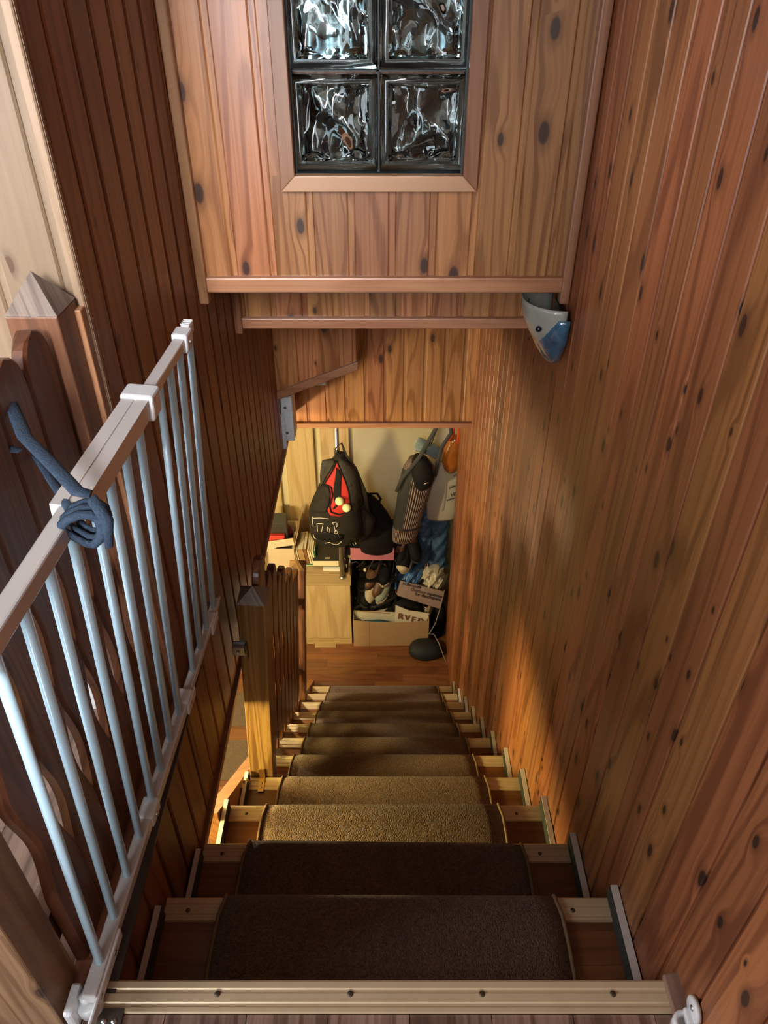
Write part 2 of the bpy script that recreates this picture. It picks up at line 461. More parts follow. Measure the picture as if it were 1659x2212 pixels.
for (x0, x1, nm) in ((-.469, -.444, 'trim_2'), (wr(1.3)-.026, wr(1.3)-.002, 'trim_3')):
    MB().prism([(x0, 1.300), ((x1 if x0 < 0 else x0), 1.300 if x0 > 0 else 1.322), (x1, 1.322 if x0 < 0 else 1.300), (x1, 1.335), (x0, 1.335)] if False else [(x0, 1.302), (x1, 1.302), (x1, 1.335), (x0, 1.335)], 2, .672, 2.15).build(nm, TRIMZ, None, bevel=.004)['kind'] = 'structure'

# window
win = empty('window_1', (0, 1.33, .98)); tag(win, 'glass block window in a pine frame', None, None, 'structure')
def glassmat():
    m, nt, b = newmat('glass_block')
    tc = N(nt, 'ShaderNodeTexCoord')
    oi = N(nt, 'ShaderNodeObjectInfo')
    sp_ = N(nt, 'ShaderNodeSeparateXYZ'); nt.links.new(tc.outputs['Object'], sp_.inputs[0])
    v = comb(nt, math_(nt, 'ADD', sp_.outputs[0], math_(nt, 'MULTIPLY', oi.outputs['Random'], 9.0)), sp_.outputs[1], math_(nt, 'MULTIPLY', sp_.outputs[2], .7))
    n = noise(nt, v, 17, 1.0, .4)
    # only the pressed field is wavy, the rim is plain
    mx = math_(nt, 'MAXIMUM', math_(nt, 'ABSOLUTE', sp_.outputs[0]), math_(nt, 'ABSOLUTE', sp_.outputs[2]))
    fld = math_(nt, 'SUBTRACT', 1.0, ramp(nt, mx, .070, .078))
    bp = N(nt, 'ShaderNodeBump'); bp.inputs['Strength'].default_value = 1.0; bp.inputs['Distance'].default_value = .030
    nt.links.new(math_(nt, 'MULTIPLY', n, fld), bp.inputs['Height'])
    nt.links.new(bp.outputs[0], b.inputs['Normal'])
    b.inputs['Base Color'].default_value = (.80, .90, .90, 1)
    b.inputs['Roughness'].default_value = .02; b.inputs['Transmission Weight'].default_value = 1; b.inputs['IOR'].default_value = 1.42
    return m
GB = glassmat()
MORTAR = plain('dark_joint', (.030, .036, .036), .5)
def block_mesh():
    mb = MB()
    h = .0965
    # front pane with a stepped rim, back pane the same; hollow inside
    prof = [(h, .0), (h-.006, -.006), (h-.018, -.008), (h-.022, -.004), (h-.026, -.004)]
    def pane(sgn, y0):
        rings = []
        vs_ = []
        for (q, d) in prof:
            c = [(-q, -q), (q, -q), (q, q), (-q, q)]
            vs_ += [(a, y0 + d*sgn, b_) for a, b_ in c]
        fs_ = []
        for i in range(len(prof)-1):
            for k in range(4): fs_.append((i*4+k, i*4+(k+1) % 4, (i+1)*4+(k+1) % 4, (i+1)*4+k))
        # wavy field
        n = 24; q = prof[-1][0]; y1 = y0 + prof[-1][1]*sgn
        b0 = len(vs_)
        for i in range(n+1):
            for j in range(n+1):
                X = -q+2*q*i/n; Z = -q+2*q*j/n
                e = min(1, min(i, n-i, j, n-j)/2)
                wv = .0045*(sin(X*62+sin(Z*38)*1.6)+sin(Z*47+X*33+1.0)) * e
                vs_.append((X, y1 + wv*sgn*-1, Z))
        for i in range(n):
            for j in range(n):
                p = b0+i*(n+1)+j; fs_.append((p, p+1, p+n+2, p+n+1))
        # inner surface, flat
        b1 = len(vs_); yi = y0 + .007*sgn*-1*-1
        return vs_, fs_
    for sgn, y0 in ((1, .010), (-1, .070)):
        v_, f_ = pane(sgn, y0); mb.add(v_, f_, True)
    # side walls joining both panes
    v_ = [(a*h, y0, b_*h) for y0 in (.010, .070) for a, b_ in ((-1,-1),(1,-1),(1,1),(-1,1))]
    mb.add(v_, [(0,1,5,4),(1,2,6,5),(2,3,7,6),(3,0,4,7)])
    # hollow core
    q = h-.012
    v_ = [(a*q, y0, b_*q) for y0 in (.022, .058) for a, b_ in ((-1,-1),(1,-1),(1,1),(-1,1))]
    mb.add(v_, [(0,1,2,3),(7,6,5,4),(4,5,1,0),(5,6,2,1),(6,7,3,2),(7,4,0,3)])
    me = bpy.data.meshes.new('glass_block'); me.from_pydata(mb.v, [], mb.f); me.polygons.foreach_set('use_smooth', mb.sm)
    bm = bmesh.new(); bm.from_mesh(me); bmesh.ops.remove_doubles(bm, verts=bm.verts, dist=1e-5); bmesh.ops.recalc_face_normals(bm, faces=bm.faces); bm.to_mesh(me); bm.free()
    me.materials.append(GB); return me
bme = block_mesh()
for r_ in range(3):
    for c_ in range(2):
        link('glass_block', bme, win, (-.1115 + c_*.199, .0, .098 + r_*.203))
mo = MB(); mo.box(-.0135-.003, -.0135+.003, .02, .06, -.005, .60)
for r_ in range(1, 3): mo.box(-.207, .182, .02, .06, r_*.203-.0045, r_*.203-.0005)
mo.build('joint', MORTAR, win)
# frame with mitred corners
fz0 = -.036; fw = .034
fr = MB()
def fq(pts, y0, y1):
    m_ = MB(); m_.prism(pts, 1, y0, y1); return m_
X0, X1 = OX0+.001, OX1+.000
Zb, Zt = -.005, .60
fq([(X0-fw, Zb-fw), (X1+fw, Zb-fw), (X1, Zb), (X0, Zb)], -.028, .004).build('frame_rail', TRIMW, win, bevel=.002)
fq([(X0, Zt), (X1, Zt), (X1+fw, Zt+fw), (X0-fw, Zt+fw)], -.028, .004).build('frame_rail', TRIMW, win, bevel=.002)
fq([(X0-fw, Zb-fw), (X0, Zb), (X0, Zt), (X0-fw, Zt+fw)], -.028, .004).build('frame_stile', TRIMWZ, win, bevel=.002)
fq([(X1+fw, Zb-fw), (X1+fw, Zt+fw), (X1, Zt), (X1, Zb)], -.028, .004).build('frame_stile', TRIMWZ, win, bevel=.002)
MB().box(X0, X0+.004, .004, .08, Zb, Zt).box(X1-.004, X1, .004, .08, Zb, Zt).box(X0, X1, .004, .08, Zb-.004, Zb).build('reveal', MORTAR, win)
# dark room behind the glass blocks, with its own bright window
rm = MB()
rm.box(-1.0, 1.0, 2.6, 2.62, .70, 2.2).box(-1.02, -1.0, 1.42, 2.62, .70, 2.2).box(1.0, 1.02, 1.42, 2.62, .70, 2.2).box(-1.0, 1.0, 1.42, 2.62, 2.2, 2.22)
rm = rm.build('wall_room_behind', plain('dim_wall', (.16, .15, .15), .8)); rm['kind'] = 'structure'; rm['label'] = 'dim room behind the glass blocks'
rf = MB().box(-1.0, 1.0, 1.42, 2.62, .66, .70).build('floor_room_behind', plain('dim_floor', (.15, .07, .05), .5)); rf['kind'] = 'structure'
def emis(name, c, s_):
    m, nt, b = newmat(name); b.inputs['Base Color'].default_value = (0, 0, 0, 1)
    b.inputs['Emission Color'].default_value = c + (1,); b.inputs['Emission Strength'].default_value = s_; return m
wp = MB().box(-.70, -.36, 2.58, 2.597, 1.05, 1.95).build('window_2', emis('sky_pane', (.50, .78, 1.0), 6.0)); wp['kind'] = 'structure'; wp['label'] = 'bright daylight pane in the room behind the glass blocks'
area('room_behind_daylight', (-.42, 2.5, 1.5), (0, 1.6, 1.0), .4, .8, 3, (.7, .87, 1.0))

# ---- bulkhead 2
wm = MB().box(XL-.01, wr(1.73), 1.748, 1.78, .45, 1.2).build('wall_middle', BACKING); tag(wm, 'second pine bulkhead, lower and behind the window wall', None, None, 'structure')
x = XL + .03
link('plank', plank_mesh(.72, .034, PINEB), wm, (XL-.003, 1.734, .47))
while x < wr(1.7):
    link('plank', plank_mesh(.72, W, PINEB, .014), wm, (x, 1.734, .47)); x += W
MB().box(XL+.006, wr(1.73)-.002, 1.716, 1.77, .437, .472).build('trim_4', TRIMX, None, bevel=.004)['kind'] = 'structure'
MB().box(XL-.003, XL+.022, 1.705, 1.74, .425, 1.2).build('trim_5', TRIMZ, None, bevel=.004)['kind'] = 'structure'
# ---- bulkhead 3
wk = MB().box(XL-.02, wr(2.85)+.03, 2.866, 2.90, -.55, 1.2).build('wall_lower', BACKING); tag(wk, 'lowest pine bulkhead above the hall opening', None, None, 'structure')
x = XL - .01
while x < wr(2.85)+.02:
    link('plank', plank_mesh(1.2, W, PINEB, .014), wk, (x, 2.852, -.53)); x += W
MB().box(XL+.005, wr(2.85)+.01, 2.835, 2.90, -.562, -.532).build('trim_6', TRIMX, None, bevel=.003)['kind'] = 'structure'
# raked panel in the left corner: vertical boards ending on a sloping batten
wa = MB().prism([(XL, -.135), (-.118, .006), (-.118, 1.2), (XL, 1.2)], 1, 2.414, 2.43).build('wall_raked', BACKING); tag(wa, 'small pine panel with a sloping lower edge in the left corner under the second bulkhead', None, None, 'structure')
x = XL; sl = (.006+.135)/(-.118-XL)
while x < -.118-.01:
    w_ = min(W, -.118-x); zb = -.135+sl*(x+.0-XL)
    link('plank', plank_mesh(1.2-zb, w_, PINEB, .014), wa, (x, 2.400, zb)); x += W
MB().prism([(XL, -.165), (-.112, -.022), (-.112, .016), (XL, -.125)], 1, 2.388, 2.43).build('bottom_trim', TRIMX, wa, bevel=.003)
# soffits behind the bulkheads
MB().box(XL, wr(1.5), 1.37, 1.72, 1.17, 1.19).box(XL, wr(2.3), 1.79, 2.87, .80, .82).build('ceiling_stairwell', PINEB)['kind'] = 'structure'
ce = MB().box(-2.2, 1.6, -.5, 1.34, 2.15, 2.2).build('ceiling', CEILM); ce['kind'] = 'structure'

# ---- landing floor
fl = MB().box(-2.2, .56, -1.2, -.045, -.20, -.012).box(-2.2, -.52, -.06, .66, -.20, -.012).build('floor_landing', BACKING); tag(fl, 'upstairs landing floor of dark walnut laminate boards', None, None, 'structure')
x = -2.185
i = 0
while x < .50:
    x1 = min(x+.131, wr(-.5)+.005)
    y1 = .60 if x1 < -.50 else -.043
    MB().box(x, x1-.0012, -1.2, y1, -.012, 0).build('plank', LAM, fl, (0, 0, 0)); x += .131
def nosing(parent, x0, x1, y, z, mat=NOSE, wdt=.042, scr=()):
    # ridged metal stair nosing: top leg back from the edge, with three ribs
    pr = [(y+.004, z-.028), (y+.007, z-.028), (y+.007, z+.002), (y+.004, z+.0045), (y-.006, z+.0045), (y-.008, z+.0025), (y-.012, z+.0025), (y-.014, z+.0045),
          (y-.026, z+.0045), (y-.028, z+.0025), (y-.032, z+.0025), (y-.034, z+.0045), (y-wdt+.002, z+.0045), (y-wdt, z+.0005), (y-wdt, z), (y+.004, z)]
    # axis 0 prism: (a,p,q)
    mb = MB(); mb.prism(pr, 0, x0, x1)
    o = mb.build('nosing', mat, parent)
    return o
ns = nosing(fl, -.455, .466, .0, .0)
for px in (470, 757, 1042, 1325):
    p = PZ(px, 2148, .005)
    MB().lathe([(0, .0012), (.004, .0012), (.0052, 0), (.0052, -.002)], (p.x, p.y+.001, .0045), 12).build('screw', SCREW, ns)
# floor edge board and metal strip under the gate
MB().box(XL-.05, XL+.006, -.04, .606, -.006, .014).build('edge_board', TRIMY, fl, bevel=.003)
MB().box(XL-.004, XL+.030, -.02, .92, -.004, .004).build('edge_strip', plain('aged_metal', (.12, .095, .085), .4, metal=.6, nscale=30), fl)

# ---- stairs
st = empty('staircase', (0, 0, ZF)); tag(st, 'steep straight wooden staircase running down between the pine walls', 'staircase')
LX = {1: -.452, 2: -.462, 3: -.47, 4: -.47}
def off(o): o.location.z -= ZF; return o
numw = ['', 'first', 'second', 'third', 'fourth', 'fifth', 'sixth', 'seventh', 'eighth', 'ninth', 'tenth', 'eleventh']
for i in range(1, NT+1):
    y1 = i*G; z1 = -i*RS; y0 = y1 - G - .03
    xl = -.462; xr = wr(y1) - .003
    # tread glued up from staves
    t = MB().box(xl, xr, y0, y1, z1-.038, z1-.006).build('tread', TREAD, st); off(t)
    sy = y0; j = 0
    random.seed(i)
    rows = [y0, y0+.075, y0+.15, y0+.215, y1-.001] if i <= 6 else [y0, y0+.13, y1-.001]
    for a, b_ in zip(rows, rows[1:]):
        xs = [xl]; x = xl + random.uniform(.12, .3)
        while x < xr-.08: xs.append(x); x += random.uniform(.22, .40)
        xs.append(xr)
        for c_, d_ in zip(xs, xs[1:]):
            MB().box(c_, d_-.0004, a, b_-.0004, z1-.006, z1).build('stave', PARQ, t)
    nosing(t, xl+(.0 if i > 2 else .008), xr-.012, y1, z1)
    if i <= 3:
        for sx_ in (-.405, .39):
            MB().lathe([(0, .0012), (.004, .0012), (.0050, 0), (.0050, -.002)], (sx_, y1-.020, z1+.0045), 10).build('screw', SCREW, t)
    rr = MB().box(xl, xr, y0+.002, y0+.016, z1-.001, z1+RS-.038).build('riser', TREAD, st); off(rr)
    # strip standing on the tread along the right wall
    xs = wr(y1-.1)-.002
    h = .045
    o = MB().box(xs-.016, xs, y0+.03, y1+.012, z1+.0, z1+h-.003).build('side_strip', FIBRE, st); off(o)
    MB().box(xs-.0145, xs, y0+.03, y1+.012, z1+h-.003, z1+h).build('white_edge', SKIRT, o)
    if i <= 4:
        x_ = -.463 if i < 3 else -.468
        o = MB().box(x_, x_+.014, y0+.05, y1-.03+(.03 if i > 2 else 0), z1, z1+h-.003).build('side_strip', FIBRE, st); off(o)
        MB().box(x_, x_+.012, y0+.05, y1-.03+(.03 if i > 2 else 0), z1+h-.003, z1+h).build('white_edge', SKIRT, o)
# last riser down to the hall floor
rr = MB().box(-.45, wr(2.7), NT*G-.03, NT*G-.016, ZF, ZF+RS-.038).build('riser', TREAD, st); off(rr)
# stringers (slope parallel to the flight)
def stringer(x0, x1, ytop, ztop, y2, dep, mat, nm):
    sl = -RS/G
    pr = [(ytop, ztop), (y2, ztop+sl*(y2-ytop)), (y2, max(ZF, ztop+sl*(y2-ytop)-dep)), (y2-.2, ZF if ztop+sl*(y2-ytop)-dep < ZF else ztop+sl*(y2-ytop)-dep+.17), (ytop, ztop-dep)]
    o = MB().prism(pr, 0, x0, x1).build(nm, mat, st); off(o); return o
SLW = wood('stringer_wood', (.46, .22, .085), (.30, .12, .042), (.06, .02, .01), axis=1, rough=.4, knots=0)
stringer(-.512, -.472, .66, -.565, 2.86, .30, SLW, 'stringer')

# ---- mats, one per tread
def mat_mesh(hw, dep, drop, back_r):
    # local: y=0 nosing front, runs back to -dep, top at z=0
    n = 14; vs_ = []; fs_ = []
    prof = []                      # (y, z) from the lip below the nosing to the back
    prof += [(.016, -drop), (.0165, -.014), (.013, -.003), (.005, .0045), (-.004, .0085)]
    m_ = 8
    for k in range(1, m_+1): prof.append((-.004-(dep-.004)*k/m_, .0085))
    def hwid(y):
        t = (-y)/dep
        if t < .05: return hw*(.985)
        q = max(0, (t-.62)/.38)
        return hw*(1.0+.012*min(1, t*3)) - back_r*(1-sqrt(max(0, 1-q*q)))
    for (y, z) in prof:
        h_ = hwid(y)
        for j in range(n+1):
            x = -h_+2*h_*j/n
            e = 1 if 0 < j < n else 0
            vs_.append((x, y, z - (0 if e else .003)))
    P_ = len(prof)
    for i in range(P_-1):
        for j in range(n): fs_.append((i*(n+1)+j, i*(n+1)+j+1, (i+1)*(n+1)+j+1, (i+1)*(n+1)+j))
    mb = MB(); mb.add(vs_, fs_, True)
    return mb, prof, hwid
mm, prof, hwid = mat_mesh(.350, .232, .030, .075)
mme = mm.mesh('mat_pile', CARPET)
bde = [MB().tube([(s_*hwid(y), y, z-.001) for y, z in prof], .0042, 6).mesh('binding', BIND) for s_ in (-1, 1)]
for i in range(1, NT+1):
    random.seed(40+i)
    dx = random.uniform(-.006, .006) if i > 1 else .012
    root = empty('stair_mat', (.001+dx, i*G, -i*RS+.0045), (0, 0, random.uniform(-.012, .012)))
    lab = 'brown looped half-round mat on the %s tread from the top' % numw[i]
    if i == 11: lab = 'brown looped mat on the lowest tread, next to the hall floor'
    tag(root, lab, 'mat', 'brown mats on the stair treads')
    o = link('pile', mme, root); m_ = o.modifiers.new('s', 'SOLIDIFY'); m_.thickness = .006; m_.offset = 1 if False else -1
    m_.thickness = .004
    for q in bde: link('binding', q, root)

# ---- hall below
fh = MB().box(-2.4, 1.0, -.6, 3.9, ZF-.08, ZF-.012).build('floor_hall', BACKING); tag(fh, 'brown parquet floor of the hall below the stairs', None, None, 'structure')
random.seed(5)
y = 1.55
while y < 3.88:
    xs = [-2.0 + random.uniform(0, .3)]
    while xs[-1] < .9: xs.append(xs[-1] + random.uniform(.45, .75))
    for a, b_ in zip(xs, xs[1:]): MB().box(a, min(b_, .98)-.0008, y, y+.0675, ZF-.012, ZF).build('stave', PARQ, fh)
    y += .068
hw_ = MB().box(-2.4, 1.0, 3.85, 3.9, ZF, -.33).build('wall_hall', CREAM); tag(hw_, 'cream wall at the end of the hall', None, None, 'structure')
o = MB().box(-2.45, -2.4, -.6, 3.9, ZF, -.33).build('wall_hall_left', CREAM); o['kind'] = 'structure'
o = MB().box(-2.4, .0, -.65, -.6, ZF, -.33).build('wall_hall_front', CREAM); o['kind'] = 'structure'
o = MB().box(1.0, 1.05, 3.2, 3.9, ZF, -.5).box(wr(3.25)+.02, 1.05, 3.2, 3.25, ZF, -.5).build('wall_niche', CREAM); o['kind'] = 'structure'
o = MB().box(-2.4, XL-.06, -.6, 3.9, -.35, -.33).box(XL-.014, 1.05, 2.90, 3.9, -.585, -.56).build('ceiling_hall', CEILM); o['kind'] = 'structure'
# oak boards on the cream wall
for (a, b_) in ((-1.18, -.98), (-.93, -.73), (-.677, -.479), (-.432, -.238)):
    o = MB().box(a, b_, 3.80, 3.848, ZF+.02, -.565).build('wall_board', OAK, hw_, bevel=.002)
# floor mats in the lower hall
for (a, b_, lab) in ((PZ(505, 1570, ZF).y, PZ(505, 1497, ZF).y, 'brown rug on the hall floor left of the stairs, farther of the two'), (PZ(505, 1686, ZF).y, PZ(505, 1600, ZF).y, 'brown rug on the hall floor left of the stairs, nearer of the two')):
    pts = []
    x0, x1 = -1.45, -.62
    pts = [(x0, a), (x1, a), (x1, b_-.02)]
    for k in range(1, 8): pts.append((x1+(x0-x1)*k/8, b_-.02+.02*sin(pi*k/8)))
    pts.append((x0, b_-.02))
    o = MB().prism(pts, 2, ZF, ZF+.008).build('hall_rug', HALLMAT); tag(o, lab, 'rug', 'brown rugs on the hall floor')

# ------------------------------------------------------------------ balustrades
def picket_mesh(h, wd, th, mat, wave=.19):
    # outline in (u,z), u across; rounded top, two scalloped cut-outs on either side
    def half(z):
        t = z/h
        q = wd/2
        d = 0
        for c_, l_ in ((.60, .13), (.33, .13)):
            s_ = (t-c_)/l_
            if abs(s_) < 1: d = max(d, wave*wd*(cos(s_*pi)*.5+.5)**.8)
        rr = wd/2
        if z > h-rr*1.25:
            s_ = (z-(h-rr*1.25))/(rr*1.25)
            q = rr*sqrt(max(0.0, 1-s_**2.2))
        return q-d
    zs = [0] + [h*k/56 for k in range(2, 53)] + [h-wd*.625*(1-k/8) for k in range(3, 9)]
    zs = sorted(set(round(z, 4) for z in zs))
    ch = .004
    vs_ = []; fs_ = []
    for z in zs:
        q = max(half(z), .0012)
        qi = max(q-.007, .0006)
        vs_ += [(-q, 0+ch, z), (-qi, -.000, z), (qi, 0, z), (q, ch, z), (q, th-ch, z), (qi, th, z), (-qi, th, z), (-q, th-ch, z)]
    n = len(zs)
    for i in range(n-1):
        for k in range(8): fs_.append((i*8+k, i*8+(k+1) % 8, (i+1)*8+(k+1) % 8, (i+1)*8+k))
    fs_ += [tuple(range(8))[::-1], tuple((n-1)*8+k for k in range(8))]
    mb = MB(); mb.add(vs_, fs_, False)
    return mb.mesh('picket', mat)
def newel(parent, w_, h, cap, mat, topmat, loc, name='newel_post', wx=0):
    q = w_/2; p = (wx or w_)/2
    o = MB().box(-p, p, -q, q, 0, h).build(name, mat, parent, loc, bevel=.003)
    v_ = [(-p, -q, h), (p, -q, h), (p, q, h), (-p, q, h), (0, 0, h+cap)]
    mb = MB(); mb.add(v_, [(0,1,4),(1,2,4),(2,3,4),(3,0,4),(3,2,1,0)])
    mb.build('pyramid_cap', topmat, o)
    return o
# lower balustrade, leaning slightly into the stairs
LEAN = .059
lb = empty('stair_balustrade', (-.425, .98, -1.0), (0, LEAN, 0)); tag(lb, 'wooden stair balustrade of wavy pickets between two posts, leaning inwards', 'balustrade')
# local z=0 is at world z=-1.0
nA = newel(lb, .080, .935, .036, NEWEL, NEWELT, (0, .040, 0)); nA['label'] = 'near square post with a greyish pyramid cap'
nB = newel(lb, .080, .96, .036, NEWELD, NEWEL, (.0, 1.27, -.955)); nB['label'] = 'far square post at the foot of the balustrade'
pm = {0: picket_mesh(.90, .116, .024, PICK, .13), 1: picket_mesh(.865, .116, .024, PICK, .13)}
for k in range(9):
    yk = .130 + .1225*k
    zt = -.031 + 1.0 - .885*(.1225*k) + (.02 if k == 0 else 0)
    hh = .90 if k % 2 == 0 else .865
    zb = zt - .90
    link('picket', pm[k % 2], lb, (.014, yk+.005, zb), (0, 0, R(90)))
for dz in (.20, .70):
    pr = [(.08, .0), (1.23, -.885*1.15), (1.23, -.885*1.15+.07), (.08, .07)]
    zz = -.031+1.0-.90+dz
    MB().prism([(p, q+zz) for p, q in pr], 0, -.040, -.010).build('rail', PICK, lb)
# bracket screwed to the front of the near post (gate catch) and small wooden offcut at its foot
br = empty('gate_catch', PY(520, 1402, .978)); tag(br, 'galvanised gate catch screwed to the near stair post', 'latch')
br.location.y = .981
MB().box(-.017, .021, -.004, .0, -.026, .030).build('base_plate', GALV, br)
MB().box(-.020, .016, -.024, -.003, -.006, .026).build('catch_box', GALV, br, bevel=.002)
MB().box(.018, .022, -.020, 0, -.030, .032).build('side_flange', SCREW, br)
for zz in (-.016,):
    MB().lathe([(0, .0), (.0045, 0), (.0045, .003)], (0, 0, 0), 10).build('screw', STEEL, br, (.0, -.006, zz), (R(90), 0, 0))
MB().lathe([(0, .0), (.0045, 0), (.0045, .003)], (0, 0, 0), 10).build('screw', STEEL, br, (-.002, -.0265, .010), (R(90), 0, 0))
p = PZ(567, 1688, -4*RS)
bk = empty('corner_bracket', (p.x, .966, -4*RS)); tag(bk, 'small brass angle bracket fixing the near stair post to the tread', 'bracket')
MB().box(-.010, .010, -.045, .012, .0045, .0075).build('foot', BRASS, bk, bevel=.001)
MB().box(-.010, .010, .009, .0125, .0045, .050).build('upright', BRASS, bk, bevel=.001)
MB().lathe([(0, .0012), (.004, .0012), (.0045, 0)], (0, -.030, .0075), 10).build('screw', STEEL, bk)
MB().lathe([(0, .0012), (.004, .0012), (.0045, 0)], (0, -.014, .0075), 10).build('screw', STEEL, bk)
p = PZ(508, 1688, -4*RS+.05)
bk2 = empty('hook_bracket', (-.466, .93, -4*RS+.040)); tag(bk2, 'small brass hook on the left end of the fourth tread', 'bracket')
MB().tube([(0, 0, 0), (.004, 0, .02), (.012, -.004, .028), (.020, -.004, .018), (.018, -.004, .004)], .004, 8).build('hook', BRASS, bk2)
MB().box(-.006, .010, -.016, .016, -.004, .002).build('plate', BRASS, bk2)

# upper balustrade left of the landing
ub = empty('landing_balustrade', (-.52, 0, 0)); tag(ub, 'dark wooden landing balustrade of wavy pickets beside the open gate', 'balustrade')
nC = newel(ub, .078, .945, .055, NEWELD, NEWELT, (0, .560, 0)); nC['label'] = 'square post with a pyramid cap against the pale wall'
nD = newel(ub, .078, 1.02, .05, wood('near_post_wood', (.36, .205, .105), (.19, .090, .040), (.06, .025, .015), rough=.42, knots=.3, ringf=40, bump=.4, vary=.05, us=9), NEWELT, (-.059, -.022, 0), wx=.14); nD['label'] = 'thick knotty post beside the gate hinge'
pu = picket_mesh(.93, .097, .022, PICK); 
for k in range(5):
    link('picket', pu, ub, (.022, .467 - .0965*k, .015), (0, 0, R(90)))
for zz in (.10, .72):
    MB().box(-.029, .0, .02, .522, zz, zz+.07).build('rail', PICK, ub)
# tall white board standing behind, glimpsed through the pickets
wbd = empty('white_board', (-.78, .58, 0)); tag(wbd, 'white board standing behind the landing pickets, glimpsed through their gaps', 'board')
MB().box(-.20, .13, -.012, .012, 0, .62).build('panel', WHITE, wbd, bevel=.002)
MB().box(-.20, .13, -.018, .016, .60, .64).build('top_rail', WHITE, wbd, bevel=.002)

# ------------------------------------------------------------------ safety gate
gate = empty('safety_gate', (-.462, -.030, .040), (0, 0, 0)); tag(gate, 'white metal child safety gate standing open along the left side', 'gate')
gl = .055/.77
yaw = -atan2(.030, .88)
gate.rotation_euler = Euler((0, atan2(.055, .77), yaw), 'XYZ')
H_ = .772
def rod(u, z0, z1, r=.0072, mat=GATER):
    return MB().tube([(0, u, z0), (0, u, z1)], r, 12).build('rod', mat, gate)
us = [.040, .111, .182, .254, .332, .396, .467, .537]
for u in us: rod(u, .022, H_-.012)
us2 = [.660, .730, .796, .870]
for u in us2:
    MB().tube([(-.000, u, .022), (0, u, H_-.012)], .0070, 12).build('rod', GATER, gate)
# outer section rails with a groove
def rail(x0, x1, y0, y1, z0, z1, nm, groove=False):
    if groove:
        xm = (x0+x1)/2
        pr = [(x0, z0), (x1, z0), (x1, z1), (xm+.0016, z1), (xm+.0016, z1-.002), (xm-.0016, z1-.002), (xm-.0016, z1), (x0, z1)]
        return MB().prism(pr, 1, y0, y1).build(nm, GATEW, gate)
    return MB().box(x0, x1, y0, y1, z0, z1).build(nm, GATEW, gate, bevel=.003)
rail(-.013, .011, -.02, .290, H_-.028, H_+.000, 'top_rail')
rail(-.024, .018, .262, .560, H_-.030, H_+.002, 'top_rail_sleeve', True)
rail(-.011, .010, .555, .862, H_-.026, H_-.004, 'sliding_top_rail')
rail(-.012, .012, -.012, .585, .0, .026, 'bottom_rail')
rail(-.010, .010, .55, .905, .002, .022, 'sliding_bottom_rail')
def collar(x0, x1, y0, y1, z0, z1, nm='collar'): return MB().box(x0, x1, y0, y1, z0, z1).build(nm, PLW, gate, bevel=.005)
collar(-.028, .024, .548, .592, H_-.038, H_+.008)
collar(-.015, .015, .800, .842, H_-.034, H_+.004)
e = collar(-.009, .009, .842, .880, H_-.022, H_+.004, 'end_plug')
for k in range(4): MB().box(-.0085, .0085, .846+.008*k, .848+.008*k, H_+.004, H_+.0055).build('rib', PLW, e)
collar(-.016, .015, .560, .600, -.004, .032)
collar(-.016, .015, .288, .335, -.004, .030)
collar(-.012, .013, .800, .850, -.002, .026, 'end_plug')
MB().tube([(0, .88, .008), (0, .918, .010)], .009, 12).build('bolt', STEEL, gate)
for (u, zz) in ((.820, H_-.016), (.572, H_-.020), (.580, .012), (.310, .010), (.825, .012), (.06, .012), (-.005, .012)):
    MB().lathe([(0, .0015), (.0042, .0015), (.0055, 0), (.0055, -.004)], (0, 0, 0), 12).build('screw', STEEL, gate, (.0175 if zz > .1 else .0165, u, zz), (0, R(90), 0))
for (u, zz, w_) in ((.825, .006, .03), (.585, .004, .03), (.02, .004, .075)):
    MB().box(.010, .0165, u-w_, u+w_, zz-.010, zz+.018).build('slotted_plate', PLW, gate, bevel=.004)
# hinge, a part of the gate
bpy.context.view_layer.update()
hg = MB().box(-.010, .006, -.030, .018, .0, .054).build('hinge', PLW, gate, bevel=.005)
hg.matrix_parent_inverse = gate.matrix_world.inverted(); hg.location = (-.488, -.034, .0)
MB().lathe([(0, 0), (.016, 0), (.020, .004), (.020, .026), (.017, .030), (.0, .030)], (.018, -.002, .008), 18).build('cup', PLW, hg)
MB().lathe([(0, 0), (.0085, 0), (.0085, .016), (0, .018)], (.016, -.002, .036), 14).build('pin', PLW, hg)
MB().box(.03, .07, -.032, -.002, .0, .006).build('base_plate', SCREW, hg)
for q in (.042, .058): MB().lathe([(0, .002), (.004, .002), (.005, 0)], (q, -.020, .006), 10).build('screw', STEEL, hg)
# cup and wooden block on the right wall
p = PZ(1455, 2160, 0)
wk_ = MB(); wk_.prism([(.462, .012), (.497, .018), (.499, -.32), (.466, -.32)], 2, 0, .014)
o = wk_.build('side_batten', wood('batten_wood', (.32, .20, .14), (.25, .15, .10), (.1, .05, .03), axis=1, rough=.4, knots=0), None, bevel=.003); tag(o, 'short brown batten on the landing floor against the right wall', 'batten')
p = PZ(1497, 2196, .03)
cp = empty('gate_cup', (wr(-.06)-.001, -.060, .034)); tag(cp, 'white plastic bolt cup of the gate on the right wall', 'catch')
MB().lathe([(.0, .0), (.0135, 0), (.019, .0), (.019, .022), (.0165, .025), (.0125, .025), (.011, .010), (0, .010)], (-.019, -.008, -.018), 20).build('cup', PLW, cp)
MB().lathe([(0, 0), (.020, 0), (.020, .006), (.017, .008), (0, .008)], (0, 0, 0), 20).build('wall_plate', PLW, cp, (-.001, .006, .016), (0, R(-90), 0))
MB().box(-.018, -.001, -.012, .012, -.012, .012).build('neck', PLW, cp, bevel=.003)
MB().lathe([(0, .0015), (.004, .0015), (.005, 0)], (0, 0, 0), 10).build('screw', STEEL, cp, (-.009, .006, .022), (0, R(-90), 0))

